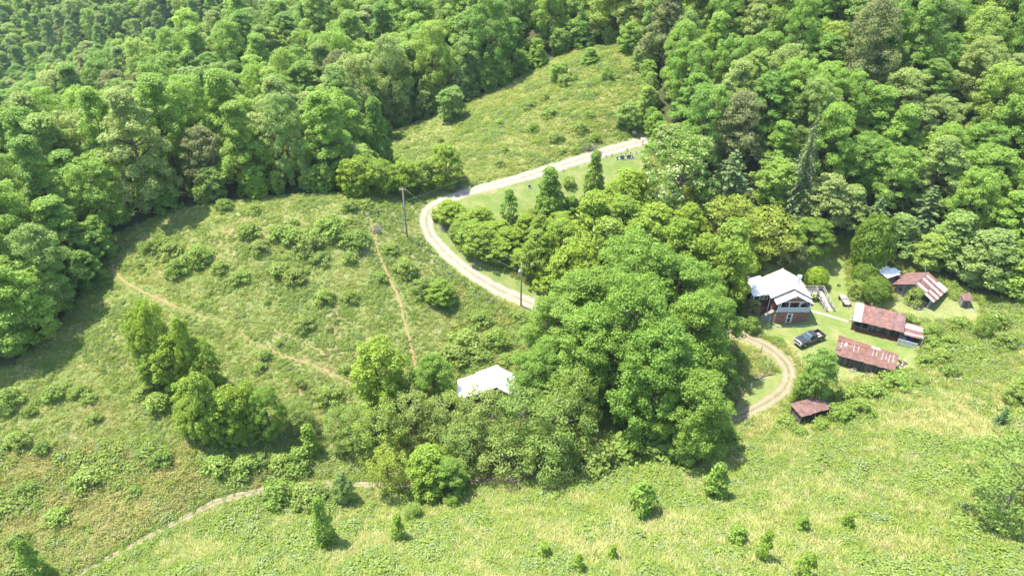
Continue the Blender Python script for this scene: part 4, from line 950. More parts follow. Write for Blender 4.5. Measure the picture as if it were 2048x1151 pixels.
stone(1059,376,.6,.8,.2,'lone dark headstone on the mown lawn inside the road bend',group=None)
stone(1268,268,.9,.7,.4,'pale headstone on the mown patch above the gravel road','headstone_pale',group=None)
def boulder(px,py,s,label,mat='stone'):
    p = at(px,py); bm = bmesh.new(); bmesh.ops.create_icosphere(bm,subdivisions=2,radius=1); rng=random.Random(px)
    for v in bm.verts: v.co *= 1+rng.uniform(-.15,.15); v.co.x*=s; v.co.y*=s*.7; v.co.z*=s*.6
    me=bpy.data.meshes.new('boulder'); bm.to_mesh(me); bm.free(); me.materials.append(M[mat]); o=bpy.data.objects.new('boulder',me); COL.objects.link(o); o.location=(p[0],p[1],p[2]+s*.2); tag(o,label,'boulder')
boulder(1197,321,.55,'grey boulder behind the slim shrub at the road edge'); boulder(1216,381,.4,'small pale boulder among the shrubs below the graves','headstone_pale')
boulder(1527,541,.55,'reddish-brown stump-like rock at the lawn edge behind the house','rust'); 
for k,(a,b) in enumerate(((1706,633),(1702,640),(1712,628),(1708,646))):
    boulder(a,b,.28,['pale stone by the left end of the open shed, topmost','pale stone by the left end of the open shed, leftmost','pale stone near the white roof sheet of the open shed','pale stone by the left end of the open shed, lowest'][k],'headstone_pale')

# old cart, tyre, junk
def cart():
    a=at(1682,594); b_=at(1692,611); A=Vector(a); B_=Vector(b_); d=(B_-A); L_=3.0; ang=math.atan2(d.y,d.x)
    t=thing('old_cart',A,'old wooden cart with faded pink bed and a flat tyre at the lawn edge','cart',ang)
    for k in range(5): MB().box(0,L_,-.5+k*.2,-.32+k*.2,.42,.47).build('bed_plank','brown_deck' if k%2 else 'bed_load',t)
    for s in (-.55,.55): MB().box(0,L_,s-.03,s+.03,.4,.72).build('side_board','brown_deck',t)
    MB().box(.2,1.3,-.4,.4,.47,.75).build('bundle','white_planks',t,bevel=.05)
    for s in (-.65,.65):
        for x in (.6,L_-.4):
            w=MB().wheel((x,s,.3),(0,1,0),.32,.16,14).build('wheel','rubber',t,True); MB().wheel((x,s*1.12,.3),(0,1,0),.15,.04,10).build('hub','rust',w)
    MB().tube([(L_,0,.4),(L_+.8,0,.15)],.05,6).build('tongue','rust',t)
cart()
def torus(name,mat,R_,r_,loc,rot,label,cat):
    bm=bmesh.new(); n,m=20,8; vs=[[bm.verts.new(((R_+r_*math.cos(2*math.pi*j/m))*math.cos(2*math.pi*i/n),(R_+r_*math.cos(2*math.pi*j/m))*math.sin(2*math.pi*i/n),r_*math.sin(2*math.pi*j/m))) for j in range(m)] for i in range(n)]
    for i in range(n):
        for j in range(m): bm.faces.new((vs[i][j],vs[(i+1)%n][j],vs[(i+1)%n][(j+1)%m],vs[i][(j+1)%m]))
    me=bpy.data.meshes.new(name); bm.to_mesh(me); bm.free(); me.materials.append(M[mat]); o=bpy.data.objects.new(name,me); COL.objects.link(o); o.location=loc; o.rotation_euler=rot; tag(o,label,cat)
p=at(1677,572); torus('tyre','rubber',.28,.09,(p[0],p[1],p[2]+.08),(.1,0,0),'tyre lying flat on the lawn edge above the old cart','tyre')
p=at(1733,609); torus('tyre','rubber',.3,.11,(p[0],p[1],p[2]+.12),(.2,.1,0),'dark tyre lying behind the left end of the open shed','tyre')
rng0=random.Random(8)
for i in range(12):
    p=at(1803+rng0.uniform(-7,7),727+rng0.uniform(-8,10)); L_=rng0.uniform(.5,1.2)
    o=MB().box(-L_/2,L_/2,-.14,.14,0,.07).build('scrap_piece',['rust','stone','dark_metal'][i%3],None,bevel=.02); o.location=(p[0],p[1],p[2]+.05+.07*(i%4)); o.rotation_euler=(rng0.uniform(-.5,.5),rng0.uniform(-.4,.4),rng0.uniform(0,3)); tag(o,'piece of rusty scrap in the heap at the right end of the long shed','scrap','scrap heap by the long shed')
p=at(1801,737); o=MB().slab([(-.7,-.2,.1),(.7,-.35,.05),(.75,.2,.2),(-.6,.3,.28)],.04).build('white_sheet','bright_roof'); o.location=p; tag(o,'crumpled white metal sheet beside the scrap heap','sheet')
p=at(1702,743); 
for k,(a,b) in enumerate(((1702,743),(1708,741),(1741,752))):
    p=at(a,b); torus('tyre','stone',.25,.07,(p[0],p[1],p[2]+.26),(math.pi/2-.25,0,R(-27)),['old hoop leaning on the long black shed, leftmost','old hoop leaning on the long black shed, second from the left','old hoop leaning on the long black shed, rightmost'][k],'hoop')
p=at(1580,703); o=MB().box(-1.9,1.9,-.07,.07,0,.1).build('timber','lumber'); o.location=(p[0],p[1],p[2]+.02); o.rotation_euler=(0,0,R(-36)); tag(o,'pale timber lying on the grass below the pickup','timber')
for k,(a,b,l,r_) in enumerate(((1515,760,2.6,-.1),(1530,752,3.0,.25),(1540,750,2.2,.1),(1522,756,2.4,.35))):
    p=at(a,b); o=MB().tube([(-l/2,0,.1),(0,.05,.16),(l/2,0,.12)],[.12,.10,.06],7).build('fallen_branch','bark_pale',None,True); o.location=p; o.rotation_euler=(0,0,r_); tag(o,['grey fallen branch in the driveway loop, lowest on the left','grey fallen branch in the driveway loop, topmost','grey fallen branch in the driveway loop, rightmost by the track','grey fallen branch in the driveway loop, in the middle of the pile'][k],'branch','fallen branches in the driveway loop')
for k,(a,b,l,r_) in enumerate(((1918,762,1.6,-.3),(1960,765,1.8,.15))):
    p=at(a,b); o=MB().tube([(-l/2,0,.2),(0,.05,.3),(l/2,0,.15)],[.2,.2,.15],8).build('log','bark_pale',None,True); o.location=p; o.rotation_euler=(0,0,r_); tag(o,['grey log in the weeds right of the sheds, the left of two','grey log in the weeds right of the sheds, the right of two'][k],'log')

def person():
    p=at(1641.5,712); me=bpy.data.meshes.new('person')
    J=dict(pel=(0,0,.95),belly=(0,0,1.1),chest=(0,.0,1.32),neck=(0,0,1.5),head=(0,-.02,1.64),crown=(0,-.01,1.74),
      sl=(-.19,0,1.42),el=(-.26,-.03,1.15),wl=(-.25,-.14,.93),hl=(-.24,-.18,.84),sr=(.19,0,1.42),er=(.27,-.03,1.15),wr=(.26,-.15,.94),hr=(.25,-.2,.86),
      tl=(-.1,0,.88),kl=(-.11,-.02,.5),al=(-.11,.02,.1),fl=(-.12,-.16,.05),tr=(.1,0,.88),kr=(.11,-.06,.5),ar=(.12,.0,.1),fr=(.13,-.18,.05))
    rad=dict(pel=.14,belly=.135,chest=.15,neck=.06,head=.095,crown=.06,sl=.07,el=.05,wl=.035,hl=.04,sr=.07,er=.05,wr=.035,hr=.04,tl=.09,kl=.065,al=.045,fl=.04,tr=.09,kr=.065,ar=.045,fr=.04)
    K=list(J); E=[('pel','belly'),('belly','chest'),('chest','neck'),('neck','head'),('head','crown'),('chest','sl'),('sl','el'),('el','wl'),('wl','hl'),('chest','sr'),('sr','er'),('er','wr'),('wr','hr'),('pel','tl'),('tl','kl'),('kl','al'),('al','fl'),('pel','tr'),('tr','kr'),('kr','ar'),('ar','fr')]
    me.from_pydata([J[k] for k in K],[(K.index(a),K.index(b)) for a,b in E],[]); o=bpy.data.objects.new('person',me); COL.objects.link(o)
    o.location=p; o.rotation_euler=(0,0,.5)
    sk=o.modifiers.new('skin','SKIN')
    for i,k in enumerate(K): me.skin_vertices[0].data[i].radius=(rad[k],rad[k]*.85)
    me.skin_vertices[0].data[0].use_root=True
    o.modifiers.new('sub','SUBSURF').levels=1; o.modifiers['sub'].render_levels=1
    m,N,L,b=nodes('person_cloth'); s=N.new('ShaderNodeSeparateXYZ'); L.new(objco(N),s.inputs[0])
    k=ramp(N,L,s.outputs[2],[(0,(.04,.035,.03)),(.49,(.05,.07,.12)),(.5,(.75,.75,.72)),(.775,(.75,.75,.72)),(.78,(.45,.29,.21))])
    mr=N.new('ShaderNodeMath'); mr.operation='DIVIDE'; L.new(s.outputs[2],mr.inputs[0]); mr.inputs[1].default_value=1.9
    L.new(mr.outputs[0],k.node.inputs[0]); L.new(k,b.inputs['Base Color']); b.inputs['Roughness'].default_value=.85
    me.materials.append(m); tag(o,'person in a white shirt and dark trousers standing behind the young tree','person')
    bm=bmesh.new(); bmesh.ops.create_uvsphere(bm,u_segments=12,v_segments=8,radius=.105)
    for v in bm.verts: v.co.z*=1.05; v.co.y=v.co.y+.015
    for v in list(bm.verts):
        if v.co.z<-.03 and v.co.y<.03: bm.verts.remove(v)
    hm=bpy.data.meshes.new('hair'); bm.to_mesh(hm); bm.free(); hm.materials.append(M['hair']); h=bpy.data.objects.new('hair',hm); COL.objects.link(h); h.parent=o; h.location=(0,0,1.69)
person()
# ------------------------------------------------------------------ plants: prototypes
NR = np.random.RandomState
def unit(v): return v/np.maximum(1e-9, np.linalg.norm(v, axis=-1, keepdims=True))
def leaf_quads(C, Nn, size, rs, aspect=.75):
    n = len(C); t = unit(np.cross(Nn, unit(rs.normal(size=(n,3))))); b = np.cross(Nn, t)
    s = (size*rs.uniform(.6,1.35,n))[:,None]; a = t*s*.5; c = b*s*.5*aspect
    fold = Nn*s*rs.uniform(-.12,.12,(n,1))
    return np.stack([C-a*1.15+fold, C-c, C+a*1.15+fold, C+c], 1)   # lozenge leaves
def crown_quads(rs, base, top, R_, prof, ncl, rc, nl, ls, flat=.75, inner=.15, zexp=1.0, lobe=0.0, per=8):
    """leaf clumps through the crown; with lobe > 0 they gather on big rounded lobes, leaving gaps between"""
    H = top-base; Q=[]; V=[]; cen=[]
    nlob = max(1, ncl//per) if lobe else ncl
    for i in range(nlob):
        h = ((i+.5)/nlob)**zexp; ph = i*2.39996+rs.uniform(-.5,.5)
        rr = prof(h)*R_; f = math.sqrt(rs.uniform(.4,1.0)) if rs.rand() > inner else rs.uniform(0,.6)
        r_l = (lobe if lobe else rc)*rs.uniform(.75,1.3)
        f = f*max(.15, (rr-r_l*.6)/max(rr,.01))
        zc = min(base+H*h+rs.uniform(-.5,.5)*H/nlob*2, top-r_l*.6)
        c = np.array([math.cos(ph)*rr*f, math.sin(ph)*rr*f, zc])
        o = c-np.array([0,0,base+H*.3]); o = o/max(.01,np.linalg.norm(o)); axis = o*.7+np.array([0,0,.7])
        tint = rs.uniform(-.1,.1)
        if not lobe: cen.append((c,o,axis,r_l,tint)); continue
        d = unit(rs.normal(size=(per,3))); bad = d@axis < -.15; d[bad] *= -1
        for q in d: cen.append((c+q*r_l*np.array([1,1,.85]),q,q*.8+axis*.5,rc*rs.uniform(.7,1.3),tint))
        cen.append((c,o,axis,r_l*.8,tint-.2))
    for c,o,axis,r_c,tint in cen:
        n = int(nl*min(1.6,(r_c/rc)**2))
        d = unit(rs.normal(size=(n,3))); bad = d@axis < -.2; d[bad] *= -1
        P = c+d*r_c*rs.uniform(.5,1.1,(n,1))*np.array([1,1,flat])
        P[:,2] = np.maximum(P[:,2],.02)
        Nn = unit(d*.75+np.array([0,0,.5])+rs.normal(size=(n,3))*.45)
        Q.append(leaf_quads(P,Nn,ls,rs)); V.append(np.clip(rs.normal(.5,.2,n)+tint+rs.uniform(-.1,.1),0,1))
    return np.concatenate(Q), np.concatenate(V)
def trunk_mb(rs, h, top, r, spread, nb=7, lean=.03):
    mb = MB(); L_ = lambda t: (rs.uniform(-1,1)*lean*h*t, rs.uniform(-1,1)*lean*h*t, top*t)
    pts = [(0,0,-.4)]+[L_(t) for t in (.15,.4,.7,1.0)]
    mb.tube(pts, [r*1.35,r*1.05,r*.85,r*.55,r*.15], 8)
    for i in range(nb):
        t = rs.uniform(.3,.9); p = Vector(pts[1]).lerp(Vector(pts[4]), t); a = i*2.4+rs.uniform(-.4,.4); ln = spread*(1.05-.55*t)
        q = p+Vector((math.cos(a)*ln, math.sin(a)*ln, ln*rs.uniform(.3,.8))); m_ = p.lerp(q,.5)+Vector((0,0,ln*.08))
        mb.tube([p,m_,q],[r*.38,r*.25,r*.08],6)
    return mb
P_BROAD = lambda h: max(.12, math.sin(math.pi*min(.985,(.10+.80*h)))**.62)
P_EGG = lambda h: max(.10, min(1,.55+2.0*h)*(1-h**2.4)**.65)
P_FULL = lambda h: max(.15, min(1,.7+1.2*h)*(1-h**3)**.6)
P_CONE = lambda h: max(.06, min(1,.6+4*h)*(1-h)**.8)
P_ROUND = lambda h: max(.15, math.sqrt(max(0,1-(2*h*.92-.84)**2)))
P_DOME = lambda h: max(.12, (1-h**2)**.5)
PROTO = {}
def proto(kind, k, Q, V, mat, mb, bark, H, Wd):
    C = Q.mean(1); rr = np.percentile(np.hypot(C[:,0],C[:,1]),98); Wd = 2*rr; H = float(np.percentile(C[:,2],99.7))   # real size of what was grown
    cm = quads('crown', Q, mat, V); tm = mb.mesh('trunk', bark, True) if mb else None
    PROTO.setdefault(kind, []).append(dict(crown=cm, trunk=tm, H=H, W=Wd))
def make_protos():
    for k in range(10):   # woodland trees of several habits: broad, egg-shaped, narrow-topped, loose
        rs = NR(100+k); H = [18,20,16,19][k%4]; Wd = [11,8.5,11.5,9.5][k%4]
        Q,V = crown_quads(rs, [2.2,1.4,2.6,3.2][k%4], H, Wd/2, [P_BROAD,P_EGG,P_FULL,P_CONE][k%4], [270,270,210,250][k%4], [.75,.62,.95,.7][k%4], [72,80,76,72][k%4], [.27,.24,.29,.26][k%4], lobe=[1.35,1.0,1.8,1.15][k%4], per=6, flat=[.9,1.0,.7,.9][k%4])
        proto('wood',k,Q,V,'leaf_wood',trunk_mb(rs,H,H*.84,.30,4.2,9),'bark',H,Wd)
        if k in (2,3): proto('grey_wood',k,Q,V,'leaf_grey',trunk_mb(rs,H,H*.84,.30,4.2,9),'bark_pale',H,Wd)
    for k in range(4):    # centre trees: fuller, to the ground
        rs = NR(130+k); H, Wd = 16, 11
        Q,V = crown_quads(rs, .5, H, Wd/2, [P_BROAD,P_EGG][k%2], 330, .70, 78, .23, lobe=[1.35,1.15][k%2], per=6, flat=.9)
        proto('deep',k,Q,V,'leaf_deep',trunk_mb(rs,H,H*.85,.34,4.4,9),'bark',H,Wd)
    for k in range(5):
        rs = NR(150+k); H, Wd = 9, 6
        Q,V = crown_quads(rs, .3, H, Wd/2, [P_EGG,P_BROAD,P_CONE,P_BROAD,P_EGG][k], 270, .48, 44, .22, lobe=[.8,.9,.75,.85,.8][k], per=6, flat=.9)
        proto('grove',k,Q,V,'leaf_grove',trunk_mb(rs,H,H*.85,.14,2.3,7),'bark',H,Wd)
        if k == 2: proto('dark_cone',0,Q,V,'leaf_deep',trunk_mb(rs,H,H*.85,.14,2.3,7),'bark',H,Wd)
        proto('edge',k,Q,V,'leaf_wood',trunk_mb(rs,H,H*.85,.14,2.3,7),'bark',H,Wd)
    for k in range(3):    # feathery, layered
        rs = NR(170+k); H, Wd = 9, 8
        Q,V = crown_quads(rs, 2.0, H, Wd/2, P_BROAD, 46, 1.0, 80, .26, flat=.38)
        proto('lime',k,Q,V,'leaf_lime',trunk_mb(rs,H,H*.85,.16,3.2,8),'bark',H,Wd)
        Q,V = crown_quads(rs, .8, H, Wd/2, P_BROAD, 60, .85, 85, .22, flat=.5)
        proto('olive',k,Q,V,'leaf_olive',trunk_mb(rs,H,H*.85,.16,3.2,8),'bark_pale',H,Wd)
    for k in range(4):    # low mounds of bramble
        rs = NR(190+k); H, Wd = 1.5, 2.6
        Q,V = crown_quads(rs, .05, H, Wd/2, P_DOME, 24, .42, 52, .17, flat=.7, inner=.3)
        proto('bramble',k,Q,V,'leaf_bush',None,None,H,Wd)
        proto('bramble_olive',k,Q,V,'leaf_olive',None,None,H,Wd)
    for k in range(3):    # clipped or rounded shrubs
        rs = NR(210+k); H, Wd = 3, 3.6
        Q,V = crown_quads(rs, .15, H, Wd/2, P_ROUND, 60, .42, 60, .15, flat=.9)
        for kind,m in (('round_bush','leaf_bush'),('grey_bush','leaf_grey')): proto(kind,k,Q,V,m,trunk_mb(rs,H,H*.7,.05,1.0,5),'bark',H,Wd)
    for k in range(3):    # dense clipped evergreens
        rs = NR(220+k); H, Wd = 3, 3.4; n = 5200; d = unit(rs.normal(size=(n,3))); bad = d[:,2] < -.75; d[bad,2] *= -1
        bumpy = 1+.07*np.sin(d[:,0]*9+k)*np.cos(d[:,1]*8)+.05*np.sin(d[:,2]*11+d[:,0]*6)
        P = d*np.array([Wd/2,Wd/2,H/2])*bumpy[:,None]*rs.uniform(.86,1.04,(n,1))+[0,0,H/2]; P[:,2] = np.maximum(P[:,2],.03)
        Q = leaf_quads(P,unit(d*.9+[0,0,.35]+rs.normal(size=(n,3))*.4),.16,rs); V = np.clip(rs.normal(.5,.22,n),0,1)
        for kind,m in (('shrub','leaf_shrub'),('box','leaf_box')): proto(kind,k,Q,V,m,trunk_mb(rs,H,H*.7,.05,1.0,5),'bark',H,Wd)
    for k in range(4):    # saplings
        rs = NR(230+k); H, Wd = 2.6, 1.7
        Q,V = crown_quads(rs, .25, H, Wd/2, [P_EGG,P_CONE][k%2], 26, .30, 34, .17)
        for kind,m in (('sapling','leaf_grove'),('sapling_dark','leaf_deep')): proto(kind,k,Q,V,m,trunk_mb(rs,H,H*.85,.03,.6,4),'bark',H,Wd)
    for k in range(3):    # columnar vine-wrapped
        rs = NR(240+k); H, Wd = 4, 1.7
        Q,V = crown_quads(rs, .05, H, Wd/2, lambda h: max(.12,(1-h**2.2)**.6), 40, .34, 46, .17)
        proto('column',k,Q,V,'leaf_deep',trunk_mb(rs,H,H*.9,.06,.5,5),'bark',H,Wd)
    # conifers: whorls of boughs
    def conifer(seed, H, Wd, base, whorl, nb, droop, ls, dens, mat, bark, r, taper=.9):
        rs = NR(seed); Q=[]; V=[]; mb = MB(); mb.tube([(0,0,-.4),(0,0,H*.5),(0,0,H)],[r*1.2,r*.7,r*.1],8)
        z = base
        while z < H*.99:
            t = (z-base)/(H-base); Lb = Wd/2*(1-t)**taper*rs.uniform(.85,1.1)+.15; n = max(3,int(nb*(1-t*.5)))
            for i in range(n):
                a = 2*math.pi*(i+rs.rand()*.7)/n; d = np.array([math.cos(a),math.sin(a)]); ln = Lb*rs.uniform(.75,1.15); m_ = max(4,int(dens*ln))
                s = np.sort(rs.uniform(.1,1,m_)); P = np.zeros((m_,3)); sw = (rs.uniform(-1,1,m_))*.28*ln*(1.1-s)
                P[:,0] = d[0]*ln*s-d[1]*sw; P[:,1] = d[1]*ln*s+d[0]*sw
                P[:,2] = z+ln*(.12*s-droop*s**1.6)+rs.uniform(-.08,.05,m_)*ln*.5
                Nn = unit(np.array([0,0,1.0])+rs.normal(size=(m_,3))*.4+np.r_[d*.2,0]); Q.append(leaf_quads(P,Nn,ls,rs,.5)); V.append(np.clip(rs.normal(.5,.22,m_),0,1))
                mb.tube([(0,0,z),(d[0]*ln*.5,d[1]*ln*.5,z+ln*(.06-droop*.33)),(d[0]*ln*.95,d[1]*ln*.95,z+ln*(.12-droop*.92))],[r*.22*(1-t)+.012,r*.12*(1-t)+.008,.006],4,cap=False)
            z += whorl*(1-.45*t)
        return np.concatenate(Q),np.concatenate(V),mb,H,Wd
    for k in range(2):
        Q,V,mb,H,Wd = conifer(300+k,15,6.4,.8,.55,9,.55,.34,16,None,None,.2); proto('old_spruce',k,Q,V,'needle_old',mb,'bark_pale',H,Wd)
        Q,V,mb,H,Wd = conifer(310+k,13,8,1.0,.95,8,.10,.36,20,None,None,.2); proto('pine',k,Q,V,'needle_pine',mb,'bark',H,Wd)
        Q,V,mb,H,Wd = conifer(320+k,2.2,1.5,.1,.22,8,.05,.14,40,None,None,.04); proto('young_pine',k,Q,V,'needle',mb,'bark',H,Wd)
    # flowering chestnut-like tree: broad crown plus blossom spikes as part of the crown
    rs = NR(400); H, Wd = 14, 13
    Q,V = crown_quads(rs, 1.0, H, Wd/2, P_BROAD, 160, .85, 66, .30, lobe=1.8, per=8); proto('flowering',0,Q,V,'leaf_deep',trunk_mb(rs,H,H*.8,.35,4.5,9),'bark',H,Wd)
    keep = np.nonzero((Q[:,:,2].mean(1) > H*.25)&(rs.rand(len(Q)) < .11))[0]; C = Q[keep].mean(1); C = C*1.0; o = unit(C-np.array([0,0,H*.4])); C = C+o*.18
    PROTO['flowering'][0]['extra'] = quads('blossom', leaf_quads(C,unit(o+rs.normal(size=C.shape)*.3+[0,0,.5]),.38,rs,.8),'blossom',rs.rand(len(C)))
    # bare grey brush
    rs = NR(410); mb = MB()
    for i in range(70):
        a = rs.uniform(0,6.28); ln = rs.uniform(.7,1.5); p = Vector((rs.uniform(-.5,.5),rs.uniform(-.4,.4),0)); q = p+Vector((math.cos(a)*ln*.6,math.sin(a)*ln*.6,ln*rs.uniform(.3,.9)))
        mb.tube([p,p.lerp(q,.5)+Vector((0,0,.1)),q],[.03,.02,.008],4,cap=False)
    PROTO['brush'] = [dict(crown=mb.mesh('twigs','bark_pale'),trunk=None,H=1.4,W=2.2)]
make_protos()
CNT = [0]
def plant(kind, p, h, w, label, cat, name, group=None, k=None, rz=None, sink=.05, parts=True):
    CNT[0] += 1; rng = random.Random(CNT[0]*7+3); L_ = PROTO[kind]; d = L_[(k if k is not None else rng.randrange(len(L_))) % len(L_)]
    rz = rng.uniform(0,6.28) if rz is None else rz; sc = (w/d['W'], w/d['W']*rng.uniform(.92,1.08), h/d['H'])
    if d['trunk'] is None or not parts:
        o = bpy.data.objects.new(name, d['crown']); COL.objects.link(o); tag(o,label,cat,group)
        o.location = (float(p[0]),float(p[1]),float(p[2])-sink); o.rotation_euler=(0,0,rz); o.scale=sc; return o
    o = thing(name,(p[0],p[1],p[2]-sink),label,cat,rz,group); o.scale = sc
    for nm in ('trunk','crown','extra'):
        if d.get(nm):
            c = bpy.data.objects.new({'extra':'blossom'}.get(nm,nm), d[nm]); COL.objects.link(c); c.parent = o
    return o
def ptree(kind, px, by, ty, wpx, label, cat='tree', name='tree', group=None, k=None):
    """plant standing at photo point (px,by), top at row ty, crown wpx photo pixels wide"""
    p = at(px,by); h = height_to(p,ty); w = wpx/px_per_m((p[0],p[1],p[2]+h*.5)); FOOT.append((p[0],p[1],w*.25)); return plant(kind,p,h,w,label,cat,name,group,k)

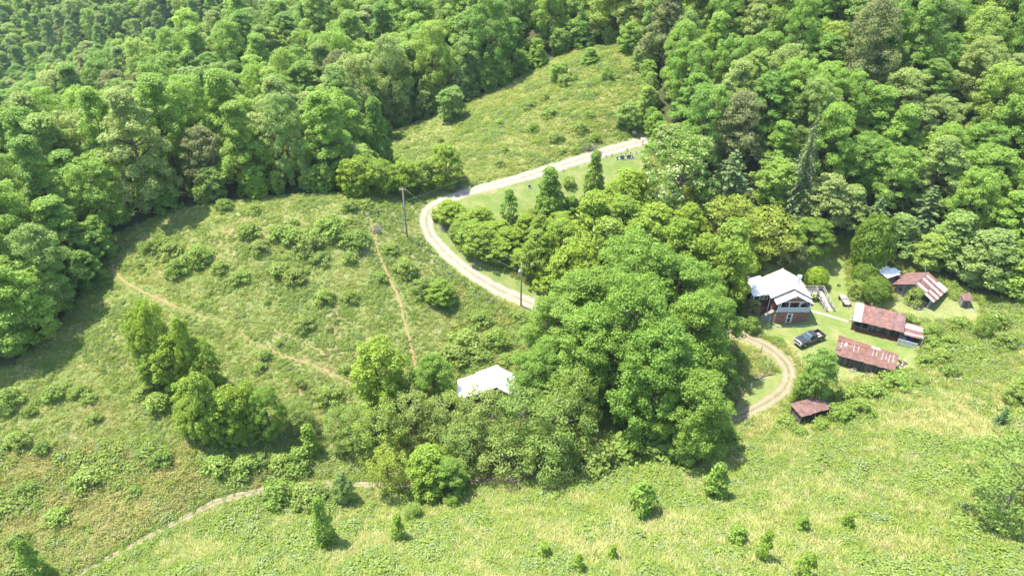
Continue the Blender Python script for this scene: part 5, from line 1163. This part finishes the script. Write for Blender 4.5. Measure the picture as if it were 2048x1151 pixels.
# ---- trees and shrubs that can be told apart
TREES = [
 # big trees below the road
 ('deep',1375,905,752,160,'broad bright green tree, lowest right of the big clump by the farm track'),
 ('deep',1300,870,650,190,'tall leafy tree at the front middle of the big clump by the track'),
 ('deep',1170,800,620,190,'tall leafy tree at the left front of the big clump, above the olive thicket'),
 ('deep',1250,800,560,200,'tall tree in the heart of the big clump left of the driveway'),
 ('deep',1365,800,590,165,'broad tree on the right of the big clump, over the driveway loop'),
 ('deep',1395,735,580,150,'rounded tree whose crown reaches right over the driveway mouth'),
 ('deep',1110,745,600,150,'leafy tree on the left edge of the big clump, near the white barn'),
 ('deep',1150,700,545,170,'leafy tree covering the end of the visible gravel road'),
 ('deep',1250,690,480,200,'tall crown at the back centre of the big clump'),
 ('deep',1340,690,520,190,'leafy tree at the back of the big clump, left of the house'),
 ('deep',1085,800,690,130,'low leafy tree right beside the white-roofed barn'),
 ('deep',1420,880,815,80,'low leafy tree at the shaded track edge, right of the big clump'),
 # grove inside the bend
 ('grove',1075,548,462,76,'bright green young tree standing in the thicket below the lawn'),
 ('grove',1078,495,430,50,'slim yellow-green young tree behind the thicket inside the bend'),
 ('grove',1150,600,480,120,'light green tree over the lower road, left edge of the grove'),
 ('grove',1205,590,440,130,'light green tree in the middle of the grove below the road'),
 ('grove',1270,600,440,130,'light green tree right of the grove centre'),
 ('grove',1335,600,440,120,'light green tree near the right of the grove'),
 ('grove',1390,610,470,110,'light green tree at the right of the grove, behind the house'),
 ('grove',1440,620,480,110,'light green tree standing closest to the left wall of the house'),
 ('grove',1180,500,385,110,'pale green tree at the top left of the grove'),
 ('grove',1240,500,395,110,'pale green tree at the top of the grove, below the flowering tree'),
 ('grove',1300,520,410,110,'pale green tree under the flowering tree'),
 ('grove',1365,520,408,90,'slender green tree right of the flowering tree foot'),
 ('grove',1120,540,440,90,'light green tree left of the grove, above the lower road'),
 ('grove',1250,440,340,110,'bushy light green tree below the graves'),
 ('grove',1205,470,410,80,'bushy light green tree under the dark cone tree'),
 ('grove',1450,560,440,120,'green tree between grove and lime-coloured trees'),
 ('dark_cone',1098,430,336,66,'dark green cone-shaped tree standing on the mown lawn'),
 ('dark_cone',1142,440,392,52,'dark green bushy tree just right of the cone-shaped lawn tree'),
 ('dark_cone',1187,385,302,46,'slim dark green tree beside the road near the graves'),
 ('round_bush',1137,372,352,26,'small dark round bush on the lawn below the road'),
 ('sapling_dark',1018,440,380,40,'thin pointed sapling at the lower edge of the lawn'),
 ('lime',1440,510,400,130,'lime green feathery tree above the grove'),
 ('lime',1515,520,425,140,'yellow-green feathery tree behind the house'),
 ('lime',1500,500,445,90,'small yellow-green feathery tree left of the bleached brush'),
 ('grey_bush',1575,528,482,70,'bleached grey-green brushy shrub at the lawn edge behind the house'),
 ('deep',1615,510,440,90,'leafy green tree at the upper end of the back lawn'),
 ('flowering',1350,432,272,165,'large tree covered in cream blossom above the grove'),
 ('pine',1450,420,300,130,'bluish layered pine right of the flowering tree'),
 ('old_spruce',1585,430,240,84,'tall dull brown-green spruce with drooping boughs'),
 ('pine',1835,470,372,110,'layered green hemlock above the sheds'),
 ('pine',1740,470,395,90,'layered conifer left of the hemlock above the sheds'),
 ('box',1727,545,430,84,'large dark oval evergreen at the head of the yard'),
 ('box',1723,572,526,52,'clipped round bush, upper of the two by the red shed'),
 ('box',1746,602,556,56,'clipped round bush, lower of the two by the red shed'),
 ('round_bush',1712,590,562,40,'shaggy bush left of the two clipped bushes'),
 ('shrub',1629,573,537,46,'bright lime green rounded shrub beside the house ramp'),
 ('grey_bush',1497,640,598,38,'small silvery grey-green tree by the porch stairs'),
 ('round_bush',1499,662,634,34,'dark green bush under the silvery tree by the porch stairs'),
 ('edge',1622,802,706,76,'leafy young tree between driveway bend and long shed'),
 ('round_bush',1598,800,750,50,'low bush at the foot of the young tree by the driveway bend'),
 ('bramble',1826,606,574,40,'creeper bush growing against the front of the grey gable barn'),
 ('bramble',1810,650,628,50,'leafy bush behind the open shed, right of its roof'),
 ('round_bush',1960,672,630,40,'rounded bush on the rough slope right of the sheds'),
 ('round_bush',1860,675,648,44,'dark bush at the right end of the lean-to'),
 ('edge',1545,405,322,100,'leafy tree filling the gap just left of the drooping spruce'),
 ('edge',1640,445,350,110,'leafy tree just right of the drooping spruce'),
 ('edge',1690,440,372,90,'leafy tree behind the large oval evergreen'),
 ('edge',1785,505,430,90,'leafy tree right of the large oval evergreen'),
 ('edge',1890,520,425,120,'leafy tree on the bank behind the striped gable barn'),
 ('edge',1960,560,462,130,'leafy tree behind the outhouse'),
 ('edge',2030,580,470,120,'leafy tree at the right edge above the rough slope'),
 ('edge',1850,530,470,80,'pale leafy tree just above the red shed and gable barn'),
 # trees along the crest and meadow
 ('grove',893,372,290,78,'dense oval dark green tree at the corner of the upper meadow'),
 ('grove',850,378,318,64,'bright green tree left of the dense oval meadow tree'),
 ('grove',810,384,322,70,'leafy tree in the middle of the row behind the utility pole'),
 ('grove',765,386,322,66,'leafy tree towards the left of the row behind the utility pole'),
 ('grove',715,388,318,80,'pale bushy tree at the left of the row behind the utility pole'),
 ('edge',760,330,195,60,'slim bright tree at the left foot of the upper meadow wood'),
 ('edge',905,240,175,62,'pale leafy tree standing out at the foot of the dark wood edge'),
 ('edge',1118,160,125,44,'small rounded tree at the top left of the upper meadow'),
 ('edge',1180,125,95,40,'small rounded tree at the top edge of the upper meadow'),
 ('round_bush',1212,160,132,26,'dark round bush near the top right of the upper meadow'),
 ('edge',1255,255,205,56,'dark leafy bush tree at the right side of the upper meadow'),
 # pasture trees
 ('grove',764,800,684,118,'round bright green tree standing alone near the end of the dirt trail'),
 ('deep',870,805,712,100,'blue-green leafy tree left of the white-roofed barn'),
 ('grove',306,735,628,62,'slim light green tree at the left end of the upper pasture clump'),
 ('grove',336,748,604,72,'tallest light green tree of the upper pasture clump'),
 ('grove',362,768,668,84,'bushy tree at the front middle of the upper pasture clump'),
 ('grove',398,772,636,60,'slim tree in the back right of the upper pasture clump'),
 ('grove',424,778,680,68,'leafy tree at the right end of the upper pasture clump'),
 ('grove',318,765,706,62,'low leafy bush tree at the front left of the upper pasture clump'),
 ('grove',396,866,796,72,'low leafy tree at the left end of the lower pasture clump'),
 ('grove',430,874,748,78,'tallest leafy tree of the lower pasture clump'),
 ('grove',470,874,780,84,'bushy tree in the middle of the lower pasture clump'),
 ('grove',510,868,770,66,'slim tree right of the middle of the lower pasture clump'),
 ('deep',545,868,778,78,'darker leafy tree at the right of the lower pasture clump'),
 ('grove',492,876,826,60,'low bright bush tree at the front of the lower pasture clump'),
 ('olive',600,860,800,70,'dull green bush tree at the far right of the lower pasture clump'),
 ('grove',395,840,760,80,'small leafy tree between the two pasture clumps'),
 # olive thicket by the white barn
 ('olive',700,890,820,100,'olive thorn tree at the left end of the thicket by the track'),
 ('olive',760,900,815,120,'olive thorn tree in the left of the thicket by the track'),
 ('olive',830,880,795,110,'reddish olive thorn tree below the blue-green leafy tree'),
 ('olive',900,890,800,120,'olive thorn tree in front of the white barn, left'),
 ('olive',965,900,790,130,'olive thorn tree in front of the white barn, centre'),
 ('olive',1040,905,785,140,'olive thorn tree in front of the white barn, right'),
 ('olive',1110,918,800,150,'large olive tree at the right end of the thicket'),
 ('olive',1140,880,745,120,'olive-topped tree between thicket and big clump'),
 ('olive',1010,938,862,130,'low olive tree at the bottom of the thicket, centre'),
 ('olive',1090,945,868,130,'low olive tree at the bottom of the thicket, right'),
 ('olive',930,940,858,110,'low olive tree at the bottom of the thicket, left'),
 ('lime',782,985,905,92,'yellow-green tree overhanging the farm track'),
 ('grove',862,980,898,104,'fresh green tree at the bottom of the thicket by the track'),
 ('deep',900,990,920,90,'dark green bush tree at the lower edge of the thicket'),
 ('sapling',625,905,850,44,'slender young tree left of the thicket above the track'),
 ('edge',690,1000,945,52,'leafy bush tree on the near side of the farm track'),
 ('bramble',560,1000,965,90,'low bramble bank on the near side of the track, left'),
 ('bramble_olive',620,1005,975,90,'low olive bramble on the near side of the track, right'),
 # foreground
 ('bramble',1240,912,880,110,'shaded leafy mound under the left of the big clump at the slope foot'),
 ('bramble',1310,912,880,110,'leafy mound under the middle of the big clump at the slope foot'),
 ('bramble_olive',1190,935,895,110,'leafy mound between olive thicket and big clump at the slope foot'),
 ('bramble',1370,922,890,100,'leafy mound under the right of the big clump at the slope foot'),
 ('bramble',1440,880,850,90,'leafy mound by the track, right of the big clump'),
 ('column',655,1088,996,44,'dark narrow pointed bush on the near slope'),
 ('column',88,1160,1082,46,'dark narrow pointed bush in the bottom left corner'),
 ('sapling_dark',1282,1028,964,60,'dark green pyramid bush on the near slope, centre'),
 ('sapling_dark',1426,995,928,52,'dark green pyramid bush on the near slope, right of centre'),
 ('sapling',800,1078,1030,34,'bright sapling right of the dark narrow bush'),
 ('sapling',1155,1142,1106,26,'bright sapling at the bottom centre'),
 ('sapling',1224,1118,1090,26,'small bright sapling right of the bottom centre'),
 ('sapling',1088,1114,1086,36,'leafy low bush near the bottom centre'),
 ('sapling',1520,1120,1060,32,'slender leafy sapling on the near slope, lower right'),
 ('sapling',1602,1160,1106,44,'yellow-green young shrub at the bottom edge, right of centre'),
 ('sapling_dark',1470,1085,1050,40,'dark leafy bush beside the slender sapling, lower right'),
 ('sapling_dark',1600,1060,1032,28,'dark leafy bush on the near slope, right half'),
 ('sapling',1690,1055,1025,28,'green sapling on the near slope towards the right'),
 ('young_pine',1996,852,816,34,'tiny pine seedling in the pale grass at the right'),
 ('round_bush',2030,805,768,60,'green bush at the right edge above the pale grass'),
 ('edge',2060,800,715,80,'yellow-green tree cut by the right edge above the pale grass'),
 ('round_bush',828,1035,1010,40,'olive round bush on the upper near slope'),
]
PLACED = []
for t in TREES:
    kind,px,by,ty,w,lab = t
    tree_like = kind in ('deep','grove','lime','olive','edge','flowering','pine','old_spruce','grey_bush')
    nm = {'pine':'conifer_tree','old_spruce':'spruce_tree','young_pine':'pine_seedling','flowering':'flowering_tree','sapling':'sapling','sapling_dark':'sapling','column':'columnar_bush','dark_cone':'cone_tree','box':'evergreen_bush','shrub':'shrub','round_bush':'bush','bramble':'bramble','bramble_olive':'bramble'}.get(kind,'broadleaf_tree')
    ct = {'spruce_tree':'spruce','conifer_tree':'conifer','pine_seedling':'seedling','sapling':'sapling','columnar_bush':'bush','evergreen_bush':'bush','shrub':'shrub','bush':'bush','bramble':'bramble'}.get(nm,'tree')
    if kind == 'deep' and by in (905,870,800,735,745,700,690): pass
    o = ptree(kind,px,by,ty,w,lab,ct,nm); PLACED.append((o.location.x,o.location.y,o.scale.x*PROTO[kind][0]['W']/2))
# walnut at the right edge, close to the camera
p = unz(2030,985,14.0); p[2] = g0(p[0],p[1])
plant('olive',p,12.5,12,'olive green walnut tree filling the lower right edge','tree','walnut_tree'); PLACED.append((p[0],p[1],5))
# dead snag above the sheds
p = at(2015,440); mb = MB(); rs = NR(5); mb.tube([(0,0,-.3),(.2,0,5),(-.3,.2,9),(.3,0,12)],[.28,.2,.13,.03],7)
for i in range(9):
    z = 4+i*.85; a = rs.uniform(0,6.28); ln = rs.uniform(1.2,3); mb.tube([(0,0,z),(math.cos(a)*ln*.6,math.sin(a)*ln*.6,z+.3*ln),(math.cos(a)*ln,math.sin(a)*ln,z+.9*ln)],[.1,.07,.02],5)
o = mb.build('dead_tree','bark_pale',None,True); o.location = (p[0],p[1],p[2]); tag(o,'bare pale dead tree among the leafy wood at the right edge','dead tree')
for k,(a,b,w,h,lab) in enumerate(((755,462,34,1.5,'bare grey brush by the pasture fence near the tall pole'),(1182,297,46,1.4,'grey pile of cut brush beside the gravel road below the meadow'),(912,374,44,1.5,'grey dry brush at the roadside behind the tall pole'),(893,460,36,1.3,'grey dead brush inside the road bend'))):
    p = at(a,b); plant('brush',p,h,w/px_per_m(p),lab,'brush','brush_pile')

# ---- brambles and bushes scattered over the pasture and meadow
def zone_label(px,py):
    if py > 930 and px < 760 and py > 1000: return None
    if py < 395: return ('low bush in the grass of the upper meadow','bushes in the upper meadow')
    if px > 860 and py < 640: return ('tangled bush in the thicket inside the road bend','thicket inside the bend')
    if px < 900 and py < 560: return ('bramble clump on the upper pasture below the crest','brambles on the upper pasture')
    if px < 900 and py < 800: return ('bramble clump on the pasture between the dirt trails','brambles on the lower pasture')
    if px < 900: return ('bush in the dry field left of the farm track','bushes in the dry field')
    if px > 1440 and py < 900: return ('bramble mound on the rough slope around the sheds','brambles around the sheds')
    return ('leafy clump in the weeds of the near slope','clumps on the near slope')
BU = [(715,490,64),(690,480,46),(400,520,70),(350,510,60),(372,528,50),(330,492,50),(300,500,40),(440,540,40),(610,655,52),(530,682,36),(560,690,24),(355,545,60),(530,715,40),(480,560,50),
 (590,560,56),(560,545,60),(620,500,70),(590,480,60),(660,465,80),(560,470,60),(500,470,60),(520,500,50),(640,520,50),(700,520,40),(780,500,44),(810,545,60),(850,585,70),(880,600,60),(760,560,40),(650,600,50),(700,600,44),
 (960,645,60),(930,690,90),(910,715,80),(950,710,70),(990,690,70),(1040,640,56),(1055,665,50),(1010,720,50),(520,740,40),(660,800,60),(675,815,50),(640,790,40),(600,770,36),(690,740,30),
 (175,962,80),(115,1040,66),(50,985,60),(322,925,60),(440,935,80),(490,935,70),(40,890,60),(90,900,50),(160,790,50),(110,790,56),(180,800,40),(20,810,70),(60,825,40),(190,840,40),(320,812,70),(280,790,40),(270,985,40),(40,1090,60),(300,1075,80),(340,1070,70),(390,1040,60),(270,1090,60),(600,930,80),(560,930,60),(520,925,60),
 (450,418,44),(510,424,40),(700,418,44),(730,412,40),
 (1130,170,44),(1060,215,40),(1000,330,30),(1010,305,24),(880,300,28),(1100,232,44),(1065,262,34),(1110,282,40),(1160,262,40),(1180,232,34),(1000,250,26),(1190,282,34),(1125,305,22),(1090,200,26),(1150,160,22),
 (900,440,60),(930,460,56),(945,490,60),(960,505,70),(990,515,60),(920,475,40),(1000,545,70),(1030,560,70),(980,480,60),(1010,490,60),(1040,530,50),(1050,585,60),(1075,590,50),(1000,470,50),(1120,460,60),(1050,470,50),(960,450,50),(1095,575,60),
 (1690,800,70),(1740,790,80),(1790,770,80),(1680,840,70),(1640,855,60),(1600,870,50),(1720,830,70),(1760,760,60),(1840,770,50),(1570,850,60),(1500,850,60),(1530,840,60),(1860,690,60),(1900,690,60),(1880,720,50),(1990,650,70),(1920,650,50),(2010,690,60),(1850,730,50),(1900,750,50),(1480,720,40),(1460,760,50),(1480,690,40),(1450,790,60),(1420,860,80)]
rngb = random.Random(77)
nx_ = 0
while nx_ < 120:          # extra clumps where the noise field gathers them
    x = rngb.uniform(-80,20); y = rngb.uniform(62,175); z = g0(x,y); a,b = proj(x,y,z)
    if not (0 < a < 1300 and 0 < b < 1130): continue
    if not inpoly(OPEN,x,y) or in_any(LAWN,x,y) or fbm(np.array([x/7.]),np.array([y/7.]))[0] < .5: continue
    if float(road_dist(np.array([x]),np.array([y]))[0]) < 1.0: continue
    BU.append((a,b,rngb.uniform(9,22))); nx_ += 1
for (a,b,w) in BU:
    zl = zone_label(a,b) or ('bush on the bank beside the farm track, bottom left','bushes beside the farm track')
    p = at(a,b); m = w/px_per_m(p)
    if any(math.hypot(p[0]-x,p[1]-y) < r for x,y,r in FOOT[:NB]): continue
    if float(road_dist(np.array([p[0]]),np.array([p[1]]))[0]) < m*.35: continue
    kb = 'bramble' if rngb.random() < .62 else 'bramble_olive'; sw = ('tiny ' if w < 18 else 'small ' if w < 34 else 'middle-sized ' if w < 56 else 'large ')+('fresh green ' if kb == 'bramble' else 'olive green ')
    if zl[1] == 'thicket inside the bend':
        plant('grove',p,m*rngb.uniform(.6,.95),m*1.15,sw.replace('olive','fresh')+zl[0],'bush','bush',zl[1]); continue
    plant(kb,p,m*rngb.uniform(.36,.6)*.9,m*.9,sw+zl[0],'bush','bush',zl[1])

# ------------------------------------------------------------------ woods
def wood_points():
    rs = NR(21); pts = []; cell = {}; sp = 6.6
    xs = rs.uniform(-390,225,210000); ys = rs.uniform(70,530,210000)
    ok = ~inpoly(OPEN,xs,ys); z = hz(xs,ys); a,b = proj(xs,ys,z+12); _,b0 = proj(xs,ys,z); _,bt = proj(xs,ys,z+22)
    ok &= (a > -140)&(a < 2190)&(bt < 1100)&(b0 > -60)
    ed = np.full(xs.shape,1e9)
    for (xa,ya),(xb,yb) in zip(OPEN,OPEN[1:]+OPEN[:1]):
        l2 = max(1e-6,(xb-xa)**2+(yb-ya)**2); t = np.clip(((xs-xa)*(xb-xa)+(ys-ya)*(yb-ya))/l2,0,1); ed = np.minimum(ed,np.hypot(xs-xa-t*(xb-xa),ys-ya-t*(yb-ya)))
    ok &= ed > np.where(xs < -45,1.8,4.0)
    for x,y in zip(xs[ok],ys[ok]):
        s = sp*(1.0 if y < 190 else 1.2); i,j = int(x//s),int(y//s); near = False
        for di in (-1,0,1):
            for dj in (-1,0,1):
                for (u,v) in cell.get((i+di,j+dj,s),()):
                    if (u-x)**2+(v-y)**2 < s*s: near = True
        if near: continue
        if any((x-u)**2+(y-v)**2 < (r*.8+1.0)**2 for u,v,r in PLACED): continue
        cell.setdefault((i,j,s),[]).append((x,y)); pts.append((x,y))
    return np.array(pts)
WP = wood_points()
wz = hz(WP[:,0],WP[:,1]); wa,wb = proj(WP[:,0],WP[:,1],wz+14)
inview = (wa > -20)&(wa < 2068)&(wb > -30)&(wb < 1000)
dist = np.hypot(WP[:,0],WP[:,1])+np.where(inview,0,1000)
order = np.argsort(dist); rsw = NR(33)
def wood_label(a,b,k,h):
    """how the tree looks (habit, height) and which landmark it stands by"""
    habit = ['broad rounded','slender oval','loose spreading','narrow-topped'][k%4]; size = 'tall' if h > 20 else ('low' if h < 16 else 'mid-height')
    if a < 330 and b > 180: gp,pl = 'wood left of the pasture','in the wood left of the pasture'+(', above its gate' if a > 120 and b < 420 else ', at the photo edge' if a < 60 else '')
    elif a < 760 and b > 170: gp,pl = 'wood behind the pasture crest','in the wood behind the pasture crest'+(', towards the left' if a < 480 else ', near the row by the pole' if a > 620 else '')
    elif a < 700: gp,pl = 'ridge wood at the upper left','on the far ridge at the upper left'+(', left corner' if a < 240 else ', towards the meadow' if a > 480 else '')
    elif a < 1270: gp,pl = 'wood behind the upper meadow','in the dark wood '+('at the left end of the upper meadow' if a < 860 else 'behind the middle of the upper meadow' if a < 1080 else 'at the top of the upper meadow')
    else:
        col = 'above the flowering tree' if a < 1460 else 'above the drooping spruce' if a < 1680 else 'above the red shed' if a < 1860 else 'by the right photo edge'
        gp = 'wood foot above the sheds' if b > 330 else 'hillside wood above the farmyard'
        pl = ('at the foot of the wood ' if b > 330 else 'high on the wooded hillside ' if b < 150 else 'midway up the wooded hillside ')+col
    return size+' '+habit+' tree '+pl, gp
NIND = 300
big = []
for q,i in enumerate(order):
    x,y = WP[i]; z = wz[i]; h = rsw.uniform(13,24); w = (rsw.uniform(8.5,12)+.12*(h-13))*(1.0 if y < 190 else 1.15)
    if wa[i] > 1270 and y < 150: h *= .8
    if q < NIND:
        kk = int(rsw.randint(0,10)); l,gp = wood_label(wa[i],wb[i],kk,h); gr = rsw.rand() < .05
        if gr: l = l.replace(' tree ',' greyish tree ',1)
        if len(l.replace('-',' ').split()) > 15: l = l.split(',')[0].replace('the wooded ','the ').replace('midway up','on').replace('high on','on').replace('at the left end of','left of')
        plant('grey_wood' if gr else 'wood',(x,y,z),h,w,l,'tree','forest_tree',gp,k=kk)
    else: big.append((x,y,z-.1,h/18.,w/10.,rsw.uniform(0,6.28)))

# young growth along the edge of the woods
_e = OPEN[:31]; rse = NR(44)
for (xa,ya),(xb,yb) in zip(_e[:-1],_e[1:]):
    ln = math.hypot(xb-xa,yb-ya)
    if ln > 60: continue
    for k in range(max(1,int(ln/2.6))):
        t = (k+rse.rand())/max(1,int(ln/2.6)); x = xa+(xb-xa)*t+rse.uniform(-1.5,1.5); y = ya+(yb-ya)*t+rse.uniform(.5,3.5); z = g0(x,y); a,b = proj(x,y,z)
        if not (-60 < a < 2100) or any((x-u)**2+(y-v)**2 < (r*.7)**2 for u,v,r in PLACED): continue
        if any(math.hypot(x-u,y-v) < r+.8 for u,v,r in FOOT[:NB]): continue
        h = rse.uniform(3,8); lb = ('leafy young tree in the wood edge left of the pasture','wood edge left of the pasture') if a < 330 else ('leafy young tree along the wood edge behind the pasture crest','wood edge behind the crest') if a < 760 else ('leafy young tree along the wood edge of the upper meadow','wood edge of the upper meadow') if a < 1290 else ('leafy young tree along the wood edge above the farmyard','wood edge above the farmyard')
        plant('edge',(x,y,z),h,h*rse.uniform(.7,1.0),('low ' if h < 4.5 else 'tall ' if h > 6.6 else 'mid-height ')+lb[0],'tree','young_tree',lb[1])
# ------------------------------------------------------------------ things nobody could count: woods beyond, weeds, grass (instanced points)
def scatter(name, pts, rot, scl, idx, meshes, label=None):
    src = bpy.data.collections.new(name+'_kinds')
    for k,me in enumerate(meshes):
        o = bpy.data.objects.new('%s_kind_%02d' % (name,k), me); src.objects.link(o)
    me = bpy.data.meshes.new(name); n = len(pts); me.vertices.add(n); me.vertices.foreach_set('co',np.ascontiguousarray(pts,np.float32).ravel())
    a = me.attributes.new('rot','FLOAT_VECTOR','POINT'); a.data.foreach_set('vector',np.ascontiguousarray(rot,np.float32).ravel())
    a = me.attributes.new('scl','FLOAT_VECTOR','POINT'); a.data.foreach_set('vector',np.ascontiguousarray(scl,np.float32).ravel())
    a = me.attributes.new('idx','INT','POINT'); a.data.foreach_set('value',np.ascontiguousarray(idx,np.int32))
    o = bpy.data.objects.new(name,me); COL.objects.link(o); tag(o,label,None,None,'stuff')
    ng = bpy.data.node_groups.new(name,'GeometryNodeTree')
    ng.interface.new_socket('Geometry',in_out='INPUT',socket_type='NodeSocketGeometry'); ng.interface.new_socket('Geometry',in_out='OUTPUT',socket_type='NodeSocketGeometry')
    N = ng.nodes; L = ng.links; gi = N.new('NodeGroupInput'); go = N.new('NodeGroupOutput'); ip = N.new('GeometryNodeInstanceOnPoints'); ci = N.new('GeometryNodeCollectionInfo')
    ci.inputs['Collection'].default_value = src; ci.inputs['Separate Children'].default_value = True; ci.inputs['Reset Children'].default_value = True
    def at_(nm,ty):
        q = N.new('GeometryNodeInputNamedAttribute'); q.data_type = ty; q.inputs['Name'].default_value = nm; return q.outputs['Attribute']
    L.new(gi.outputs[0],ip.inputs['Points']); L.new(ci.outputs[0],ip.inputs['Instance']); ip.inputs['Pick Instance'].default_value = True
    L.new(at_('idx','INT'),ip.inputs['Instance Index']); L.new(at_('scl','FLOAT_VECTOR'),ip.inputs['Scale'])
    er = N.new('FunctionNodeEulerToRotation'); L.new(at_('rot','FLOAT_VECTOR'),er.inputs[0]); L.new(er.outputs[0],ip.inputs['Rotation'])
    L.new(ip.outputs[0],go.inputs[0]); md = o.modifiers.new('scatter','NODES'); md.node_group = ng
    return o
big = np.array(big)
scatter('distant_woods',big[:,:3],np.c_[np.zeros((len(big),2)),big[:,5]],np.c_[big[:,4],big[:,4],big[:,3]],rsw.randint(0,10,len(big)),[d['crown'] for d in PROTO['wood']],'distant green woods covering the far hillsides')

def tuft(seed, n, h, spread, w, lean):
    rs = NR(seed); Q = []; V = []
    for i in range(n):
        a = rs.uniform(0,6.28); r = spread*math.sqrt(rs.rand()); b = np.array([math.cos(a)*r,math.sin(a)*r,-.03]); hh = h*rs.uniform(.6,1.15)
        d = np.array([math.cos(a+rs.uniform(-.8,.8)),math.sin(a+rs.uniform(-.8,.8)),0])*lean*hh*rs.uniform(.3,1); t = np.array([-d[1],d[0],0]); t = t/max(.001,np.linalg.norm(t))*w*.5
        m_ = b+d*.35+[0,0,hh*.6]; e = b+d+[0,0,hh]
        Q.append(np.stack([b-t,b+t,m_+t*.8,m_-t*.8])); V.append(rs.rand()); Q.append(np.stack([m_-t*.8,m_+t*.8,e+t*.15,e-t*.15])); V.append(V[-1])
    return np.array(Q),np.array(V)
def weedy(seed, n, h, spread, ls):
    rs = NR(seed); d = unit(rs.normal(size=(n,3))); d[:,2] = np.abs(d[:,2]); P = d*np.array([spread,spread,h])*rs.uniform(.35,1,(n,1))
    return leaf_quads(P,unit(d*.5+[0,0,.7]+rs.normal(size=(n,3))*.4),ls,rs), np.clip(rs.normal(.5,.25,n),0,1)
G = []
for k in range(3): G.append(quads('grass_tuft',*[tuft(500+k,26,.36,.40,.06,1.3)[0],'grass_green',tuft(500+k,26,.36,.40,.06,1.3)[1]]))
for k in range(3): q,v = tuft(510+k,26,.48,.42,.055,1.3); G.append(quads('straw_tuft',q,'grass_straw',v))
for k in range(3): q,v = weedy(520+k,110,.46,.40,.11); G.append(quads('weed_clump',q,'weed',v))
for k in range(2): q,v = weedy(530+k,90,.48,.42,.11); G.append(quads('grey_weed',q,'weed_grey',v))
def fields():
    rs = NR(61); n = 330000
    # candidates spread over the seen ground
    x = rs.uniform(-85,105,n); y = rs.uniform(40,205,n); z = hz(x,y); a,b = proj(x,y,z)
    ok = (a > -60)&(a < 2110)&(b > 80)&(b < 1215)&inpoly(OPEN,x,y)&~in_any(LAWN,x,y)
    ok &= rs.rand(n) < np.clip(90/np.hypot(x,y),.35,1)
    x,y,z,a,b = x[ok],y[ok],z[ok],a[ok],b[ok]
    for fx,fy,fr in FOOT[:NB]:
        k = np.hypot(x-fx,y-fy) > fr*.9; x,y,z,a,b = x[k],y[k],z[k],a[k],b[k]
    rd = road_dist(x,y); k = rd > rs.uniform(.0,.5,len(x))*np.where((a < 850)&(b < 830),.3,np.where(b > 940,-.5,1)); x,y,z,a,b,rd = x[k],y[k],z[k],a[k],b[k],rd[k]
    n = len(x); f = fbm(x/6,y/6); f2 = fbm(x/2.2+30,y/2.2); dry = in_any(STRAW,x,y)
    near = (b > 900)|(a > 1380)
    r = rs.rand(n); idx = np.zeros(n,int)
    pw = np.clip((f-.45)*1.5+.9*(f2-.45)+np.where(near,.40,.3),0.08,.8); pw = np.where(dry,pw*.45,np.where(b < 330,pw+.12,pw)); ps = np.where(dry,.6,np.clip(.50-(f2-.4)*1.6,.06,.6)*np.where(near,.75,.6))
    isw = r < pw; iss = ~isw&(rs.rand(n) < ps)
    idx = np.where(isw,6+rs.randint(0,5,n),np.where(iss,3+rs.randint(0,3,n),rs.randint(0,3,n)))
    idx = np.where((idx > 8)&(rs.rand(n) < .45),6+rs.randint(0,3,n),idx)
    sc = rs.uniform(.6,1.25,n)*(0.75+.5*f2)*np.where(isw,np.clip(.75+(f-.4)*1.6+(f2-.45)*1.6,.55,1.7),1.0)*np.where(near,1.2,1.0)
    short = (b < 880)&(a < 900)&~dry; sc = np.where(short,sc*.62,sc)
    sc *= np.clip(.45+rd/2.0,.45,1)
    # ragged weeds gathered round the small shrubs
    ex = [(u+r*rs.uniform(-1.3,1.3),v+r*rs.uniform(-1.3,1.3)) for u,v,r in PLACED if r < 1.9 for _ in range(16)]+[(u+r*math.cos(t)*rs.uniform(.8,1.1),v+r*math.sin(t)*rs.uniform(.8,1.1)) for u,v,r in PLACED if 1.9 <= r < 4 and v < 100 and u < 40 for t in rs.uniform(0,6.28,26)]
    ex = np.array([e for e in ex if not in_any(LAWN,np.array([e[0]]),np.array([e[1]]))[0]]); ex = ex[road_dist(ex[:,0],ex[:,1]) > .2]; m = len(ex)
    x = np.r_[x,ex[:,0]]; y = np.r_[y,ex[:,1]]; z = np.r_[z,hz(ex[:,0],ex[:,1])]; idx = np.r_[idx,6+rs.randint(0,5,m)]; sc = np.r_[sc,rs.uniform(.8,1.9,m)]; n += m
    scatter('field_weeds',np.c_[x,y,z],np.c_[rs.uniform(-.15,.15,(n,2)),rs.uniform(0,6.28,n)],np.c_[sc*1.15,sc*1.15,sc],idx,G,'tall grass and weeds covering the fields and slopes')
    return n
print('WEEDS',fields(),'WOOD',len(WP),'BUSHES',len(BU))
# ------------------------------------------------------------------ summer haze: one closed box of air round camera and ground
def haze():
    mb = MB().box(-600, 500, -150, 800, float(GZ.min())-40, 95)
    m = bpy.data.materials.new('air'); m.use_nodes = True; N = m.node_tree.nodes; L = m.node_tree.links; M['air'] = m
    N.remove(N['Principled BSDF']); v = N.new('ShaderNodeVolumePrincipled'); v.inputs['Color'].default_value = (.72,.86,1,1); v.inputs['Density'].default_value = .00009; v.inputs['Anisotropy'].default_value = .1
    L.new(v.outputs[0], N['Material Output'].inputs['Volume'])
    o = mb.build('haze','air'); tag(o,kind='stuff')
haze()
